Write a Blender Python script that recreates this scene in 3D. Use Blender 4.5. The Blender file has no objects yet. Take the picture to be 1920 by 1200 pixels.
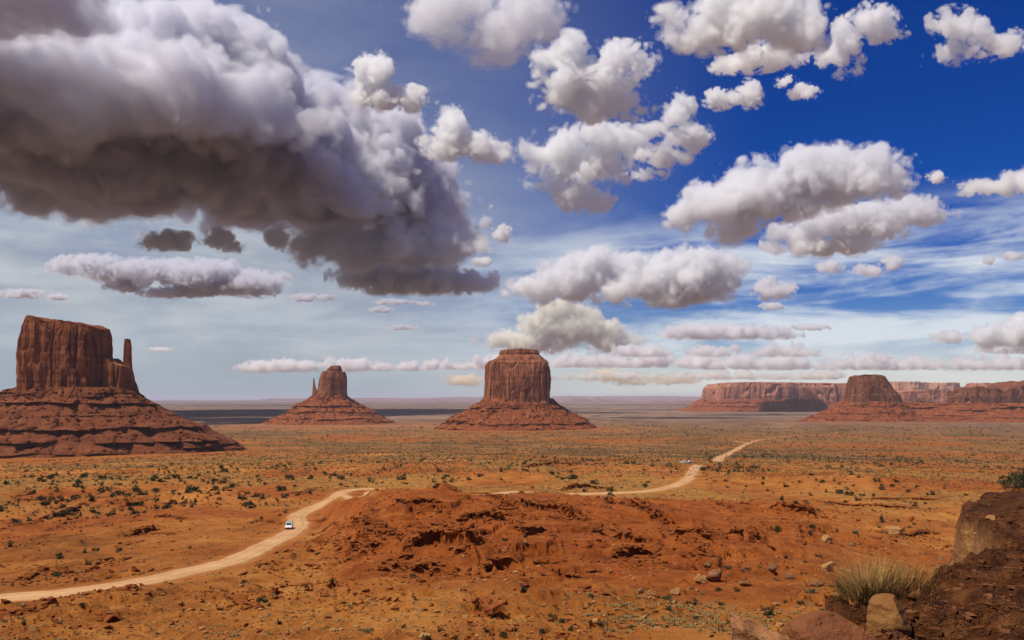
import bpy, bmesh, math, time
import numpy as np
from mathutils import Vector

# ------------------------------------------------------------------ camera, world, sun, exposure
F, HV, CZ = 1507.0, 748.0, 110.0            # focal length and horizon row of the 1920 px frame, eye height
sc = bpy.context.scene
COL = sc.collection
cam = bpy.data.cameras.new('camera'); co = bpy.data.objects.new('camera', cam); COL.objects.link(co)
co.location = (0, 0, CZ); co.rotation_euler = (math.pi/2, 0, 0)
cam.sensor_width = 36; cam.lens = 36*F/1920; cam.shift_y = (HV-600)/1920
cam.clip_start = 0.1; cam.clip_end = 250000
sc.camera = co
SUN_EL, SUN_AZ = math.radians(62), math.radians(-110)      # azimuth clockwise from the view direction (+Y)
SKY_STRENGTH, SUN_STRENGTH, EXPOSURE = 0.085, 4.8, 0.12
sc.view_settings.view_transform = 'Standard'; sc.view_settings.look = 'None'
sc.view_settings.exposure = EXPOSURE; sc.view_settings.gamma = 1.0; sc.view_settings.use_curve_mapping = False
cy = sc.cycles
cy.max_bounces = 11; cy.diffuse_bounces = 3; cy.volume_bounces = 9; cy.glossy_bounces = 2
cy.use_denoising = True; cy.sample_clamp_indirect = 6.0

def ramp(nt, pts, interp='LINEAR'):
    n = nt.nodes.new('ShaderNodeValToRGB'); n.color_ramp.interpolation = interp
    e = n.color_ramp.elements
    while len(e) < len(pts): e.new(0.5)
    for k, (p, c) in zip(e, pts):
        k.position = p
        k.color = (c, c, c, 1) if isinstance(c, (int, float)) else tuple(c)+(1,)
    return n
def math_n(nt, op, a, b=None, clamp=False):
    n = nt.nodes.new('ShaderNodeMath'); n.operation = op; n.use_clamp = clamp
    for i, x in enumerate((a, b)):
        if x is None: continue
        if isinstance(x, (int, float)): n.inputs[i].default_value = x
        else: nt.links.new(x, n.inputs[i])
    return n.outputs[0]
def maprange(nt, x, a, b, c=0.0, d=1.0):
    n = nt.nodes.new('ShaderNodeMapRange'); n.interpolation_type = 'SMOOTHSTEP'
    nt.links.new(x, n.inputs[0])
    for i, v in enumerate((a, b, c, d)): n.inputs[i+1].default_value = v
    return n.outputs[0]
def mixc(nt, f, a, b, mode='MIX'):
    n = nt.nodes.new('ShaderNodeMix'); n.data_type = 'RGBA'; n.blend_type = mode
    for i, x in ((0, f), (6, a), (7, b)):
        if isinstance(x, (int, float)): n.inputs[i].default_value = x
        elif isinstance(x, tuple): n.inputs[i].default_value = x+(1,) if len(x) == 3 else x
        else: nt.links.new(x, n.inputs[i])
    return n.outputs[2]
def noise_n(nt, vec, scale, detail=4, rough=0.55, dist=0.0):
    n = nt.nodes.new('ShaderNodeTexNoise'); n.inputs['Scale'].default_value = scale
    n.inputs['Detail'].default_value = detail; n.inputs['Roughness'].default_value = rough; n.inputs['Distortion'].default_value = dist
    nt.links.new(vec, n.inputs['Vector']); return n.outputs[0]
def mapping(nt, vec, scale, rot=(0, 0, 0)):
    n = nt.nodes.new('ShaderNodeMapping'); n.inputs['Scale'].default_value = scale; n.inputs['Rotation'].default_value = rot
    nt.links.new(vec, n.inputs['Vector']); return n.outputs[0]

W = bpy.data.worlds.new('World'); sc.world = W; W.use_nodes = True
nt = W.node_tree; bg = nt.nodes['Background']; bg.inputs[1].default_value = SKY_STRENGTH
sky = nt.nodes.new('ShaderNodeTexSky'); sky.sky_type = 'NISHITA'; sky.sun_disc = False
sky.sun_elevation = SUN_EL; sky.sun_rotation = SUN_AZ; sky.altitude = 1700; sky.air_density = 1.0; sky.dust_density = 0.3; sky.ozone_density = 3.0
tc = nt.nodes.new('ShaderNodeTexCoord'); sp = nt.nodes.new('ShaderNodeSeparateXYZ'); nt.links.new(tc.outputs['Generated'], sp.inputs[0])
X_, Y_, Z_ = sp.outputs
hs = nt.nodes.new('ShaderNodeHueSaturation'); hs.inputs['Saturation'].default_value = 1.6; hs.inputs['Value'].default_value = 0.85
hs.inputs['Hue'].default_value = 0.528
nt.links.new(sky.outputs[0], hs.inputs['Color'])
# thin high ice cloud: streaks low in the sky, a grey sheet to the left
st = noise_n(nt, mapping(nt, tc.outputs['Generated'], (2.2, 2.2, 17.0), (0.0, 0.16, 0)), 1.6, 6, 0.55, 0.6)
st2 = noise_n(nt, mapping(nt, tc.outputs['Generated'], (3.0, 3.0, 9.0), (0.0, -0.10, 0)), 2.3, 5, 0.6, 0.3)
streak = maprange(nt, math_n(nt, 'ADD', math_n(nt, 'MULTIPLY', st, 0.65), math_n(nt, 'MULTIPLY', st2, 0.35)), 0.40, 0.60)
low = maprange(nt, Z_, 0.16, 0.24, 1.0, 0.0)               # streaks thin out above 13 degrees
left = maprange(nt, X_, -0.25, 0.30, 1.0, 0.0)
veil = math_n(nt, 'MULTIPLY', math_n(nt, 'MULTIPLY', streak, low), maprange(nt, X_, -0.15, 0.2, 0.25, 0.85))
sheet = math_n(nt, 'MULTIPLY', math_n(nt, 'MULTIPLY', left, maprange(nt, Z_, 0.12, 0.42, 1.0, 0.42)), maprange(nt, st2, 0.2, 0.7, 0.75, 1.0))
c1 = mixc(nt, sheet, hs.outputs[0], mixc(nt, st2, (3.3, 3.9, 4.6), (5.4, 5.7, 6.1)))
c2 = mixc(nt, veil, c1, (8.3, 8.9, 9.3))
lp = maprange(nt, Z_, -0.02, 0.085, 0.85, 0.0)
c3 = mixc(nt, lp, c2, mixc(nt, left, (8.0, 7.7, 6.9), (3.7, 4.7, 5.5)))
nt.links.new(c3, bg.inputs[0])

sl = bpy.data.lights.new('sun', 'SUN'); sl.energy = SUN_STRENGTH; sl.angle = math.radians(0.5); sl.color = (1.0, 0.92, 0.78)
so = bpy.data.objects.new('sun', sl); COL.objects.link(so)
sd = Vector((math.sin(SUN_AZ)*math.cos(SUN_EL), math.cos(SUN_AZ)*math.cos(SUN_EL), math.sin(SUN_EL)))
so.rotation_euler = (-sd).to_track_quat('-Z', 'Y').to_euler(); so.location = (0, 0, 400)

# ------------------------------------------------------------------ numeric helpers
def sm(a, b, x):
    t = np.clip((x-a)/(b-a), 0, 1); return t*t*(3-2*t)
_t2, _t3 = {}, {}
def n2(x, y, seed=0):
    T = _t2.setdefault(seed, np.random.RandomState(seed+11).uniform(-1, 1, (256, 256)).astype(np.float32))
    xi = np.floor(x); yi = np.floor(y); fx = (x-xi); fy = (y-yi)
    fx = fx*fx*fx*(fx*(fx*6-15)+10); fy = fy*fy*fy*(fy*(fy*6-15)+10)
    i = xi.astype(np.int64) & 255; j = yi.astype(np.int64) & 255; i1 = (i+1) & 255; j1 = (j+1) & 255
    return (T[i, j]*(1-fx)+T[i1, j]*fx)*(1-fy)+(T[i, j1]*(1-fx)+T[i1, j1]*fx)*fy
def n3(x, y, z, seed=0):
    T = _t3.setdefault(seed, np.random.RandomState(seed+77).uniform(-1, 1, (64, 64, 64)).astype(np.float32))
    def ax(a):
        i = np.floor(a); f = a-i; i = i.astype(np.int64) & 63; return i, (i+1) & 63, f*f*f*(f*(f*6-15)+10)
    i, i1, fx = ax(x); j, j1, fy = ax(y); k, k1, fz = ax(z)
    a = (T[i, j, k]*(1-fx)+T[i1, j, k]*fx)*(1-fy)+(T[i, j1, k]*(1-fx)+T[i1, j1, k]*fx)*fy
    b = (T[i, j, k1]*(1-fx)+T[i1, j, k1]*fx)*(1-fy)+(T[i, j1, k1]*(1-fx)+T[i1, j1, k1]*fx)*fy
    return a*(1-fz)+b*fz
def fb3(x, y, z, lam, octs, seed=0, gain=0.5):
    r = 0; a = 1.0
    for o in range(octs):
        r = r+a*n3(x/lam+o*9.1, y/lam+o*3.7, z/lam+o*5.3, seed+o); a *= gain; lam *= 0.5
    return r
def g3(x, y, z, seed):      # noise on a grid given by three axes
    T = _t3.setdefault(seed, np.random.RandomState(seed+77).uniform(-1, 1, (64, 64, 64)).astype(np.float32))
    def ax(a):
        i = np.floor(a); t = (a-i).astype(np.float32); i = i.astype(int) % 64; return i, (i+1) % 64, t*t*t*(t*(t*6-15)+10)
    i0, i1, tx = ax(x); j0, j1, ty = ax(y); k0, k1, tz = ax(z)
    A = T[i0]*(1-tx)[:, None, None]+T[i1]*tx[:, None, None]
    A = A[:, j0]*(1-ty)[None, :, None]+A[:, j1]*ty[None, :, None]
    return A[:, :, k0]*(1-tz)+A[:, :, k1]*tz
def surface_nets(V):
    S = V > 0; nx, ny, nz = V.shape
    cor = [(i, j, k) for i in (0, 1) for j in (0, 1) for k in (0, 1)]
    cnt = sum(S[i:nx-1+i, j:ny-1+j, k:nz-1+k].astype(np.int8) for i, j, k in cor)
    act = (cnt > 0) & (cnt < 8); idx = -np.ones(act.shape, np.int64); I = np.argwhere(act); idx[act] = np.arange(len(I))
    acc = np.zeros((len(I), 3), np.float32); n = np.zeros(len(I), np.float32)
    vals = [V[I[:, 0]+a, I[:, 1]+b, I[:, 2]+d] for a, b, d in cor]
    for p in range(8):
        for q in range(p+1, 8):
            dd = [cor[q][m]-cor[p][m] for m in range(3)]
            if sum(abs(t) for t in dd) != 1: continue
            m = (vals[p] > 0) != (vals[q] > 0); t = vals[p]/(vals[p]-vals[q]+1e-20)
            for ax in range(3): acc[:, ax] += np.where(m, cor[p][ax]+t*dd[ax], 0)
            n += m
    P = I+acc/n[:, None]; quads = []
    for ax in range(3):
        o = [a for a in range(3) if a != ax]
        s0 = [slice(None)]*3; s1 = [slice(None)]*3; s0[ax] = slice(0, -1); s1[ax] = slice(1, None)
        for a in o: s0[a] = slice(1, -1); s1[a] = slice(1, -1)
        a0 = S[tuple(s0)]; a1 = S[tuple(s1)]; E = np.argwhere(a0 != a1)
        if len(E) == 0: continue
        flip = a0[E[:, 0], E[:, 1], E[:, 2]]; E = E.copy()
        for a in o: E[:, a] += 1
        def g(da, db):
            Q = E.copy(); Q[:, o[0]] -= da; Q[:, o[1]] -= db; return idx[Q[:, 0], Q[:, 1], Q[:, 2]]
        q = np.stack([g(1, 1), g(0, 1), g(0, 0), g(1, 0)], 1)
        if ax == 1: flip = ~flip
        q[~flip] = q[~flip][:, ::-1]; quads.append(q)
    return P, np.concatenate(quads)
def mesh_np(name, v, q, smooth=False):
    me = bpy.data.meshes.new(name); k = q.shape[1]
    me.vertices.add(len(v)); me.vertices.foreach_set('co', np.ascontiguousarray(v, dtype=np.float32).ravel())
    me.loops.add(q.size); me.loops.foreach_set('vertex_index', np.ascontiguousarray(q, dtype=np.int32).ravel())
    me.polygons.add(len(q)); me.polygons.foreach_set('loop_start', np.arange(0, q.size, k, dtype=np.int32))
    me.polygons.foreach_set('use_smooth', np.full(len(q), smooth))
    me.update(calc_edges=True); return me
def link(name, me, mat=None, parent=None, label=None, cat=None, group=None, kind=None, loc=None):
    o = bpy.data.objects.new(name, me); COL.objects.link(o)
    if mat is not None and me is not None and len(me.materials) == 0: me.materials.append(mat)
    if parent is not None: o.parent = parent
    for k, v in (('label', label), ('category', cat), ('group', group), ('kind', kind)):
        if v: o[k] = v
    if loc is not None: o.location = loc
    return o
def empty(name, loc, label, cat, group=None):
    return link(name, None, label=label, cat=cat, group=group, loc=loc)
def attr(me, name, a):
    t = me.attributes.new(name, 'FLOAT', 'POINT'); t.data.foreach_set('value', np.ascontiguousarray(a, dtype=np.float32))

# ------------------------------------------------------------------ materials
def new_mat(name):
    m = bpy.data.materials.new(name); m.use_nodes = True
    b = m.node_tree.nodes['Principled BSDF']; b.inputs['Roughness'].default_value = 0.95
    b.inputs['Specular IOR Level'].default_value = 0.12
    return m, m.node_tree, b
def bump(nt, b, h, strength, dist):
    n = nt.nodes.new('ShaderNodeBump'); n.inputs['Strength'].default_value = strength; n.inputs['Distance'].default_value = dist
    nt.links.new(h, n.inputs['Height']); nt.links.new(n.outputs[0], b.inputs['Normal'])
def position(nt):
    return nt.nodes.new('ShaderNodeNewGeometry').outputs['Position']
def rock_mat(name, c_dark, c_mid, c_light, s=1.0, streaks=True, zs=1.0):
    """sandstone: strata across, dark desert varnish running down, blotches; s = size of the marks in metres"""
    m, nt, b = new_mat(name); P = position(nt)
    strata = noise_n(nt, mapping(nt, P, (0.008/s, 0.008/s, 0.22*zs/s)), 1.0, 5, 0.6, 0.2)
    blot = noise_n(nt, P, 0.05/s, 6, 0.62)
    r = ramp(nt, [(0.28, c_dark), (0.5, c_mid), (0.74, c_light)])
    nt.links.new(math_n(nt, 'ADD', math_n(nt, 'MULTIPLY', strata, 0.38), math_n(nt, 'MULTIPLY', blot, 0.62)), r.inputs[0])
    col = r.outputs[0]
    if streaks:
        v = noise_n(nt, mapping(nt, P, (0.16/s, 0.16/s, 0.012/s)), 1.0, 4, 0.6)
        col = mixc(nt, maprange(nt, v, 0.48, 0.66, 0.0, 0.8), col, tuple(x*0.42 for x in c_dark))
    nt.links.new(col, b.inputs['Base Color'])
    bump(nt, b, noise_n(nt, P, 0.35/s, 6, 0.65), 0.8, 1.6*s)
    return m
M = {}
M['butte_shaded'] = rock_mat('shaded_sandstone', (.13, .040, .016), (.23, .076, .030), (.40, .155, .062), 1.0)  # darkened copy of the sandstone: cloud shade put into the colour
M['butte'] = rock_mat('red_sandstone', (.16, .050, .022), (.28, .100, .046), (.46, .20, .10), 1.6)
M['butte_mid'] = rock_mat('brown_sandstone', (.10, .034, .017), (.18, .064, .031), (.30, .125, .063), 2.2)
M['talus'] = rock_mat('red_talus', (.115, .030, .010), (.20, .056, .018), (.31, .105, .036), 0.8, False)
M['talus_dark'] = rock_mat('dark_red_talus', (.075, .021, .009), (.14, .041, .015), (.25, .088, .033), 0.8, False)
M['stone'] = rock_mat('red_stones', (.10, .025, .006), (.20, .055, .011), (.31, .105, .024), 0.1, False)
M['dark_rock'] = rock_mat('brown_rock', (.09, .033, .014), (.17, .060, .024), (.26, .105, .046), 0.1, False)
M['mesa'] = rock_mat('pale_red_mesa_rock', (.24, .085, .055), (.38, .155, .095), (.52, .26, .165), 3.0)
M['mesa_sunlit'] = rock_mat('sunlit_mesa_rock', (.48, .22, .13), (.62, .31, .19), (.70, .40, .27), 4.0)  # paler and pinker than the other mesa rock: sunlight put into the colour
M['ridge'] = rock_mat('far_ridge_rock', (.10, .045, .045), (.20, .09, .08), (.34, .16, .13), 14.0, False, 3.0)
M['boulder'] = rock_mat('boulder_rock', (.075, .031, .014), (.18, .08, .036), (.36, .20, .10), 0.05, False)
M['pale_rock'] = rock_mat('pale_boulder_rock', (.20, .09, .03), (.34, .17, .062), (.50, .29, .12), 0.05, False)
M['tan_rock'] = rock_mat('tan_boulder_rock', (.12, .048, .015), (.22, .095, .03), (.33, .165, .056), 0.06, False)
M['slab'] = rock_mat('slab_rock', (.15, .056, .019), (.29, .125, .048), (.47, .25, .115), 0.03, False)
def leaf_mat(name, c1, c2):
    m, nt, b = new_mat(name); b.inputs['Roughness'].default_value = 0.7
    oi = nt.nodes.new('ShaderNodeObjectInfo')
    n = noise_n(nt, position(nt), 3.0, 2); k = math_n(nt, 'MULTIPLY', math_n(nt, 'ADD', n, oi.outputs['Random']), 0.5)
    nt.links.new(mixc(nt, maprange(nt, k, 0.25, 0.75), c1, c2), b.inputs['Base Color']); return m
M['bush'] = leaf_mat('bush_leaves', (.022, .030, .012), (.055, .062, .024))
M['sage'] = leaf_mat('sage_leaves', (.085, .075, .035), (.17, .14, .062))
M['dry'] = leaf_mat('dry_grass_blades', (.22, .125, .036), (.45, .285, .095))
M['drydark'] = leaf_mat('dark_grass_blades', (.035, .022, .009), (.13, .08, .028))
def plain(name, c, rough=0.5, metal=0.0, spec=0.5):
    m, nt, b = new_mat(name); b.inputs['Roughness'].default_value = rough; b.inputs['Metallic'].default_value = metal
    b.inputs['Specular IOR Level'].default_value = spec
    n = noise_n(nt, position(nt), 2.0, 3)
    nt.links.new(mixc(nt, maprange(nt, n, 0.3, 0.7, 0, 0.25), c, tuple(x*0.8 for x in c)), b.inputs['Base Color']); return m

# ------------------------------------------------------------------ the lie of the land
PR = np.array([(0.1, 1.6), (2, 2.2), (5, 4.0), (10, 6.0), (20, 9.0), (35, 12.6), (60, 18.0), (90, 22.6), (150, 29.6), (200, 34.8), (250, 38.6), (300, 39.8), (340, 39.8),
               (450, 41.0), (520, 42.5), (700, 51), (1000, 65), (1400, 72), (2000, 75), (3000, 78), (5000, 80), (10000, 84), (30000, 90), (90000, 92)])
HU = np.array([(520, 0), (590, 0.6), (640, 4.5), (690, 10.2), (760, 11.6), (880, 11.2), (940, 9.2), (1040, 8.0), (1130, 7.6), (1250, 6.6), (1400, 5.2), (1500, 4.6), (1600, 3.0), (1700, 1.2), (1820, 0)])
BE = np.array([(-8, -3), (0, -1.2), (3, -0.2), (4.2, .9)]+[(y_, (u_-960)/F*y_) for y_, u_ in ((5.3, 1335), (6.3, 1395), (7.4, 1500), (8.6, 1600), (10, 1690), (12, 1765), (14, 1812), (17, 1836), (20, 1822), (22.5, 1795), (25, 1776), (28, 1772), (33, 1815), (40, 1885), (50, 1950), (80, 2200))])
ROADS_PX = {'near': [(-260, 1150), (-120, 1138), (0, 1123), (110, 1113), (220, 1099), (330, 1077), (430, 1050), (500, 1024), (540, 1003), (560, 985), (557, 970), (575, 958), (610, 943), (634, 929), (648, 921.5), (664, 918.5), (684, 917.4), (704, 917.2)],
            'spur': [(618, 938), (645, 933), (672, 928.5), (694, 923)],
            'far': [(900, 925.5), (950, 926.5), (1030, 927), (1110, 926), (1190, 923), (1240, 917), (1275, 907), (1295, 893), (1302, 880), (1310, 872)],
            'mid': [(1345, 866), (1352, 858), (1362, 851), (1390, 838), (1407, 830), (1440, 822), (1480, 818), (1530, 815.5)],
            'fork': [(1378, 827), (1392, 829), (1404, 831)]}
ROADS_W = {'near': 6.6, 'spur': 4.0, 'far': 6.8, 'mid': 9.0, 'fork': 8.0}
BUTTE_SPOTS = [(-570, 1050, 300), (-555, 2500, 420), (15, 2050, 300), (1210, 2750, 520)]

def ucol(x, y): return 960+F*x/np.maximum(y, 1e-3)
def smooth_h(x, y):
    r = np.hypot(x, y)
    d = np.interp(np.log(np.maximum(r, .1)), np.log(PR[:, 0]), PR[:, 1])
    z = CZ-d
    w1 = sm(40, 160, r)*(1-sm(700, 1500, r)*.3)
    z = z+1.5*w1*n2(x/95+3.3, y/95+7.7, 1)+0.8*w1*n2(x/42+1.3, y/42+2.2, 2)
    z = z+3.0*sm(500, 1200, r)*n2(x/420+5.5, y/420+1.1, 3)*(1-sm(6000, 9000, r))
    u = np.where(y > 1, ucol(x, y), -9999)
    hh = np.interp(u, HU[:, 0], HU[:, 1])
    shp = sm(70, 225, y)*(1-sm(248, 312, y))
    z = z+hh*shp*(1+.16*n2(x/18+9, y/18+4, 4))
    # low swell that lifts the ochre flats left of the hill
    z = z+3.0*sm(60, 110, -x)*sm(300, 380, y)*(1-sm(420, 560, y))*(.6+.4*n2(x/60, y/60, 5))
    return z
def hit(f, u, v, r0=3.5, r1=4e4, n=2600):
    ys = np.geomspace(r0, r1, n); a = (u-960)/F; b = (HV-v)/F
    g = CZ+b*ys-f(a*ys, ys)
    k = np.argmax(g < 0)
    if g[k] >= 0: return None
    if k == 0: y = ys[0]
    else: t = g[k-1]/(g[k-1]-g[k]); y = ys[k-1]+(ys[k]-ys[k-1])*t
    return np.array([a*y, y])
def catmull(p, n):
    p = np.array(p); q = np.vstack([2*p[0]-p[1], p, 2*p[-1]-p[-2]]); out = []
    for i in range(1, len(q)-2):
        for t in np.linspace(0, 1, n, endpoint=False):
            a, b, c, d = q[i-1], q[i], q[i+1], q[i+2]
            out.append(.5*((2*b)+(c-a)*t+(2*a-5*b+4*c-d)*t*t+(3*b-a-3*c+d)*t**3))
    out.append(p[-1]); return np.array(out)
def smooth1(a, n):
    for _ in range(n): a = np.concatenate([[a[0]], (a[:-2]+2*a[1:-1]+a[2:])/4, [a[-1]]])
    return a
ROADS = {}
for k, px in ROADS_PX.items():
    pts = [hit(smooth_h, u, v, 60) for u, v in px]
    pts = catmull([p for p in pts if p is not None], 5)
    zz = smooth1(smooth_h(pts[:, 0], pts[:, 1]), 6)
    ROADS[k] = (pts, zz, ROADS_W[k])
def seg_dist(x, y, pts, vals=None):
    best = np.full(x.shape, 1e9); bv = np.zeros(x.shape); side = np.zeros(x.shape); bs = np.zeros(x.shape); s0 = 0.0
    for i in range(len(pts)-1):
        a, b = pts[i], pts[i+1]; d = b-a; L2 = d@d+1e-12
        t = np.clip(((x-a[0])*d[0]+(y-a[1])*d[1])/L2, 0, 1)
        ex = x-a[0]-t*d[0]; ey = y-a[1]-t*d[1]; q = np.hypot(ex, ey); m = q < best
        best = np.where(m, q, best)
        if vals is not None: bv = np.where(m, vals[i]+(vals[i+1]-vals[i])*t, bv)
        side = np.where(m, np.sign(d[0]*ey-d[1]*ex), side); bs = np.where(m, s0+t*math.sqrt(L2), bs); s0 += math.sqrt(L2)
    return best, bv, side, bs, s0
# rock ledges traced where they stand on the hill and flats: (pixels, step height m)
LEDGES_PX = [([(740, 945), (770, 946), (800, 951), (840, 955)], 1.0), ([(842, 987), (870, 987), (920, 991), (958, 996)], 1.7),
    ([(745, 1031), (790, 1025), (822, 1021), (840, 1029), (880, 1033), (915, 1031)], 2.0), ([(925, 933), (945, 945), (965, 955), (985, 948), (1015, 958), (1050, 966), (1090, 976), (1145, 988)], 2.2),
    ([(1095, 937), (1140, 945), (1185, 957), (1220, 966), (1260, 985)], 1.9), ([(1140, 1000), (1180, 1010), (1215, 1022), (1228, 1033)], 2.2),
    ([(955, 1020), (990, 1018), (1025, 1016)], 1.1), ([(695, 1062), (740, 1068), (785, 1064), (845, 1073)], 1.0), ([(905, 1062), (940, 1059), (972, 1061)], 1.5),
    ([(662, 986), (690, 992), (720, 1003), (748, 1012)], 1.1), ([(655, 1018), (680, 1024), (705, 1030)], .8), ([(890, 1140), (915, 1152), (930, 1165)], 1.8),
    ([(930, 1095), (960, 1106), (985, 1115)], .9), ([(1440, 955), (1480, 962), (1530, 970), (1560, 974)], 2.0), ([(1310, 1002), (1350, 1008), (1400, 1018), (1410, 1030)], 2.0),
    ([(1150, 1048), (1190, 1042), (1235, 1052)], 1.3), ([(1260, 1006), (1300, 1016), (1340, 1022)], 1.4),
    ([(245, 1004), (270, 997), (300, 990)], 2.6), ([(20, 1010), (50, 1006)], 2.0), ([(45, 1100), (90, 1082), (140, 1078), (210, 1055)], 1.2), ([(130, 960), (160, 950)], 1.2),
    ([(285, 972), (320, 970), (350, 974)], 1.2), ([(60, 975), (110, 962), (160, 957)], .9), ([(0, 1150), (40, 1148), (85, 1160)], 1.5), ([(180, 1180), (225, 1172)], 1.4),
    ([(1530, 940), (1600, 948), (1680, 952), (1740, 958)], .9), ([(1640, 1000), (1700, 1004), (1770, 1002)], .7), ([(1620, 935), (1680, 937), (1770, 939)], .8), ([(1050, 918), (1100, 915), (1150, 913)], 1.2),
    ([(980, 876), (1030, 873), (1100, 874)], 1.5), ([(470, 1102), (500, 1112), (540, 1108)], 1.0), ([(430, 1115), (460, 1130), (490, 1148)], 1.2)]
LEDGES = []
_g = np.random.RandomState(77)
for _ in range(95):
    if _ < 48: u0, v0 = _g.uniform(-60, 620), _g.uniform(915, 1195)
    else: u0, v0 = _g.uniform(640, 1520), _g.uniform(935, 1120)
    ln = _g.uniform(18, 75); tilt = _g.normal(.10, .10)*(1 if u0 > 640 else -1.2)
    LEDGES_PX.append(([(u0+ln*t_, v0+ln*t_*tilt+_g.normal()*1.3) for t_ in (0, .33, .66, 1)], _g.uniform(.35, .95)))
for px, hgt in LEDGES_PX:
    P = [hit(smooth_h, u, v, 30) for u, v in px]
    LEDGES.append((catmull([p for p in P if p is not None], 4), hgt*((1.15 if px[0][0] > 600 else .6) if len(LEDGES) < 32 else .7)))
def hillmask(x, y):
    u = np.where(y > 1, ucol(x, y), -9999)
    hh = np.interp(u, HU[:, 0], HU[:, 1])
    return np.clip(hh/6, 0, 1)*sm(75, 120, y+12*n2(x/25, y/25, 21))*(1-sm(262, 300, y+10*n2(x/30, y/30, 22)))
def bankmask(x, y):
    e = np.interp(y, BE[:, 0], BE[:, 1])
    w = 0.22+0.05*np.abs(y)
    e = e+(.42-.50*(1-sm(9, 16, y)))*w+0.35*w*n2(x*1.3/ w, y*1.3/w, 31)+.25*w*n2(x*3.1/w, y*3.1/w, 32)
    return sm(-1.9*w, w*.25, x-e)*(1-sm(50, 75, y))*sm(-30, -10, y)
def height(x, y, full=False):
    x = np.asarray(x, float); y = np.asarray(y, float)
    r = np.hypot(x, y); z = smooth_h(x, y)
    def band(lam): return np.clip(lam/(0.011*r+1e-3)-.6, 0, 1)      # drop waves finer than the mesh
    hm = hillmask(x, y)
    front = sm(20, 60, y)
    wild = np.clip(sm(-.1, .35, n2(x/70+2, y/70+8, 41)+.25)*(1-sm(500, 900, r))+hm, 0, 1)*sm(30, 60, r)
    det = 0
    for i, (lam, a) in enumerate(((22, .70), (11, .42), (5.5, .30), (2.7, .21), (1.3, .14), (.6, .08), (.3, .04))):
        q = n2(x/lam+i*7.1, y/lam+i*2.9, 50+i)
        q = (.6-2*np.abs(q)) if i in (3, 4) else q
        det = det+a*q*band(lam)
    z = z+det*(.55+.60*wild)*sm(2, 20, r)
    # gullies on the hill
    g = n2((x+.25*y)/9, y/34, 61); z = z-hm*1.1*np.clip(1-np.abs(g)*3.0, 0, 1)**2
    # strata: hard beds make small steps
    for step, am, sd0 in ((2.6, .40, 62), (1.1, .50, 162)):
        s = (z+.9*n2(x/34, y/34, sd0)+.30*n2(x/8, y/8, sd0+1)+.12*n2(x/2, y/2, sd0+2))/step
        fr = s-np.floor(s); z = z+wild*sm(-.35, .25, n2(x/26, y/26, sd0+3))*am*step*(sm(.0, .16, fr)-fr)
    dark = np.zeros(x.shape)
    for P, hgt in LEDGES:
        lo = P.min(0)-26; hi = P.max(0)+26
        m = (x > lo[0]) & (x < hi[0]) & (y > lo[1]) & (y < hi[1])
        if not m.any(): continue
        xm, ym = x[m], y[m]
        xj = xm+.8*n2(xm/3.1, ym/3.1, 64)+.2*n2(xm/1.2, ym/1.2, 66); yj = ym+1.2*n2(xm/3.7+5, ym/3.7, 65)+.35*n2(xm/1.3, ym/1.3, 67)
        d, _, side, s_, L = seg_dist(xj, yj, P)
        ends = sm(0, .22*L, np.minimum(s_, L-s_))
        sd_ = d*side                       # positive = farther from the viewer
        rough = .78+.26*n2(xm/6, ym/6, 68)+.12*n2(xm/1.7, ym/1.7, 69)
        up = sm(-.12, .40, sd_)*np.exp(-np.clip(sd_, 0, None)/11.0)
        dn = -.35*np.exp(-np.clip(-sd_, 0, None)/3.0)*(sd_ <= 0)
        z[m] += .95*hgt*ends*rough*(up+dn*.6)
    rd = np.zeros(x.shape)
    for k, (P, zz, w) in ROADS.items():
        lo = P.min(0)-40; hi = P.max(0)+40
        m = (x > lo[0]) & (x < hi[0]) & (y > lo[1]) & (y < hi[1])
        if not m.any(): continue
        d, zr, _, _, _ = seg_dist(x[m], y[m], P, zz)
        k_ = 1-sm(w*.62, w*.62+6+.012*r[m], d)
        z[m] = z[m]*(1-k_)+zr*k_; rd[m] = np.maximum(rd[m], 1-sm(w*.4, w*.5+2.5, d))
    # the bank the viewer stands on
    bm_ = bankmask(x, y)
    zb = CZ-(1.58+.068*np.clip(y, -5, 80)+.016*np.clip(y-20, 0, 60))+.05*np.clip(x-np.interp(y, BE[:, 0], BE[:, 1]), 0, 3)*(1-sm(6, 14, y))
    lump = 0
    for i, (lam, a) in enumerate(((4.5, .30), (2.0, .22), (.9, .15), (.42, .085), (.2, .045), (.09, .02))):
        q = n2(x/lam+i*3.3, y/lam+i*8.8, 70+i); q = (np.abs(q)*2-.7) if i in (2, 3) else q
        lump = lump+a*q*np.clip(lam/(.012*r+1e-3)-.6, 0, 1)
    zb = zb+lump*sm(1.5, 5, r)*(1-.45*sm(12, 24, y))
    bs = bm_**1.6
    t = np.clip(bs, 0, 1)
    t = .35*t+.65*(np.floor(t*5)+sm(.5, 1, t*5-np.floor(t*5)))/5      # broken, stepped face
    z = z*(1-t)+np.maximum(zb, z)*t
    if full: return z, dict(hill=hm, road=rd, bank=bm_, wild=wild)
    return z

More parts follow.
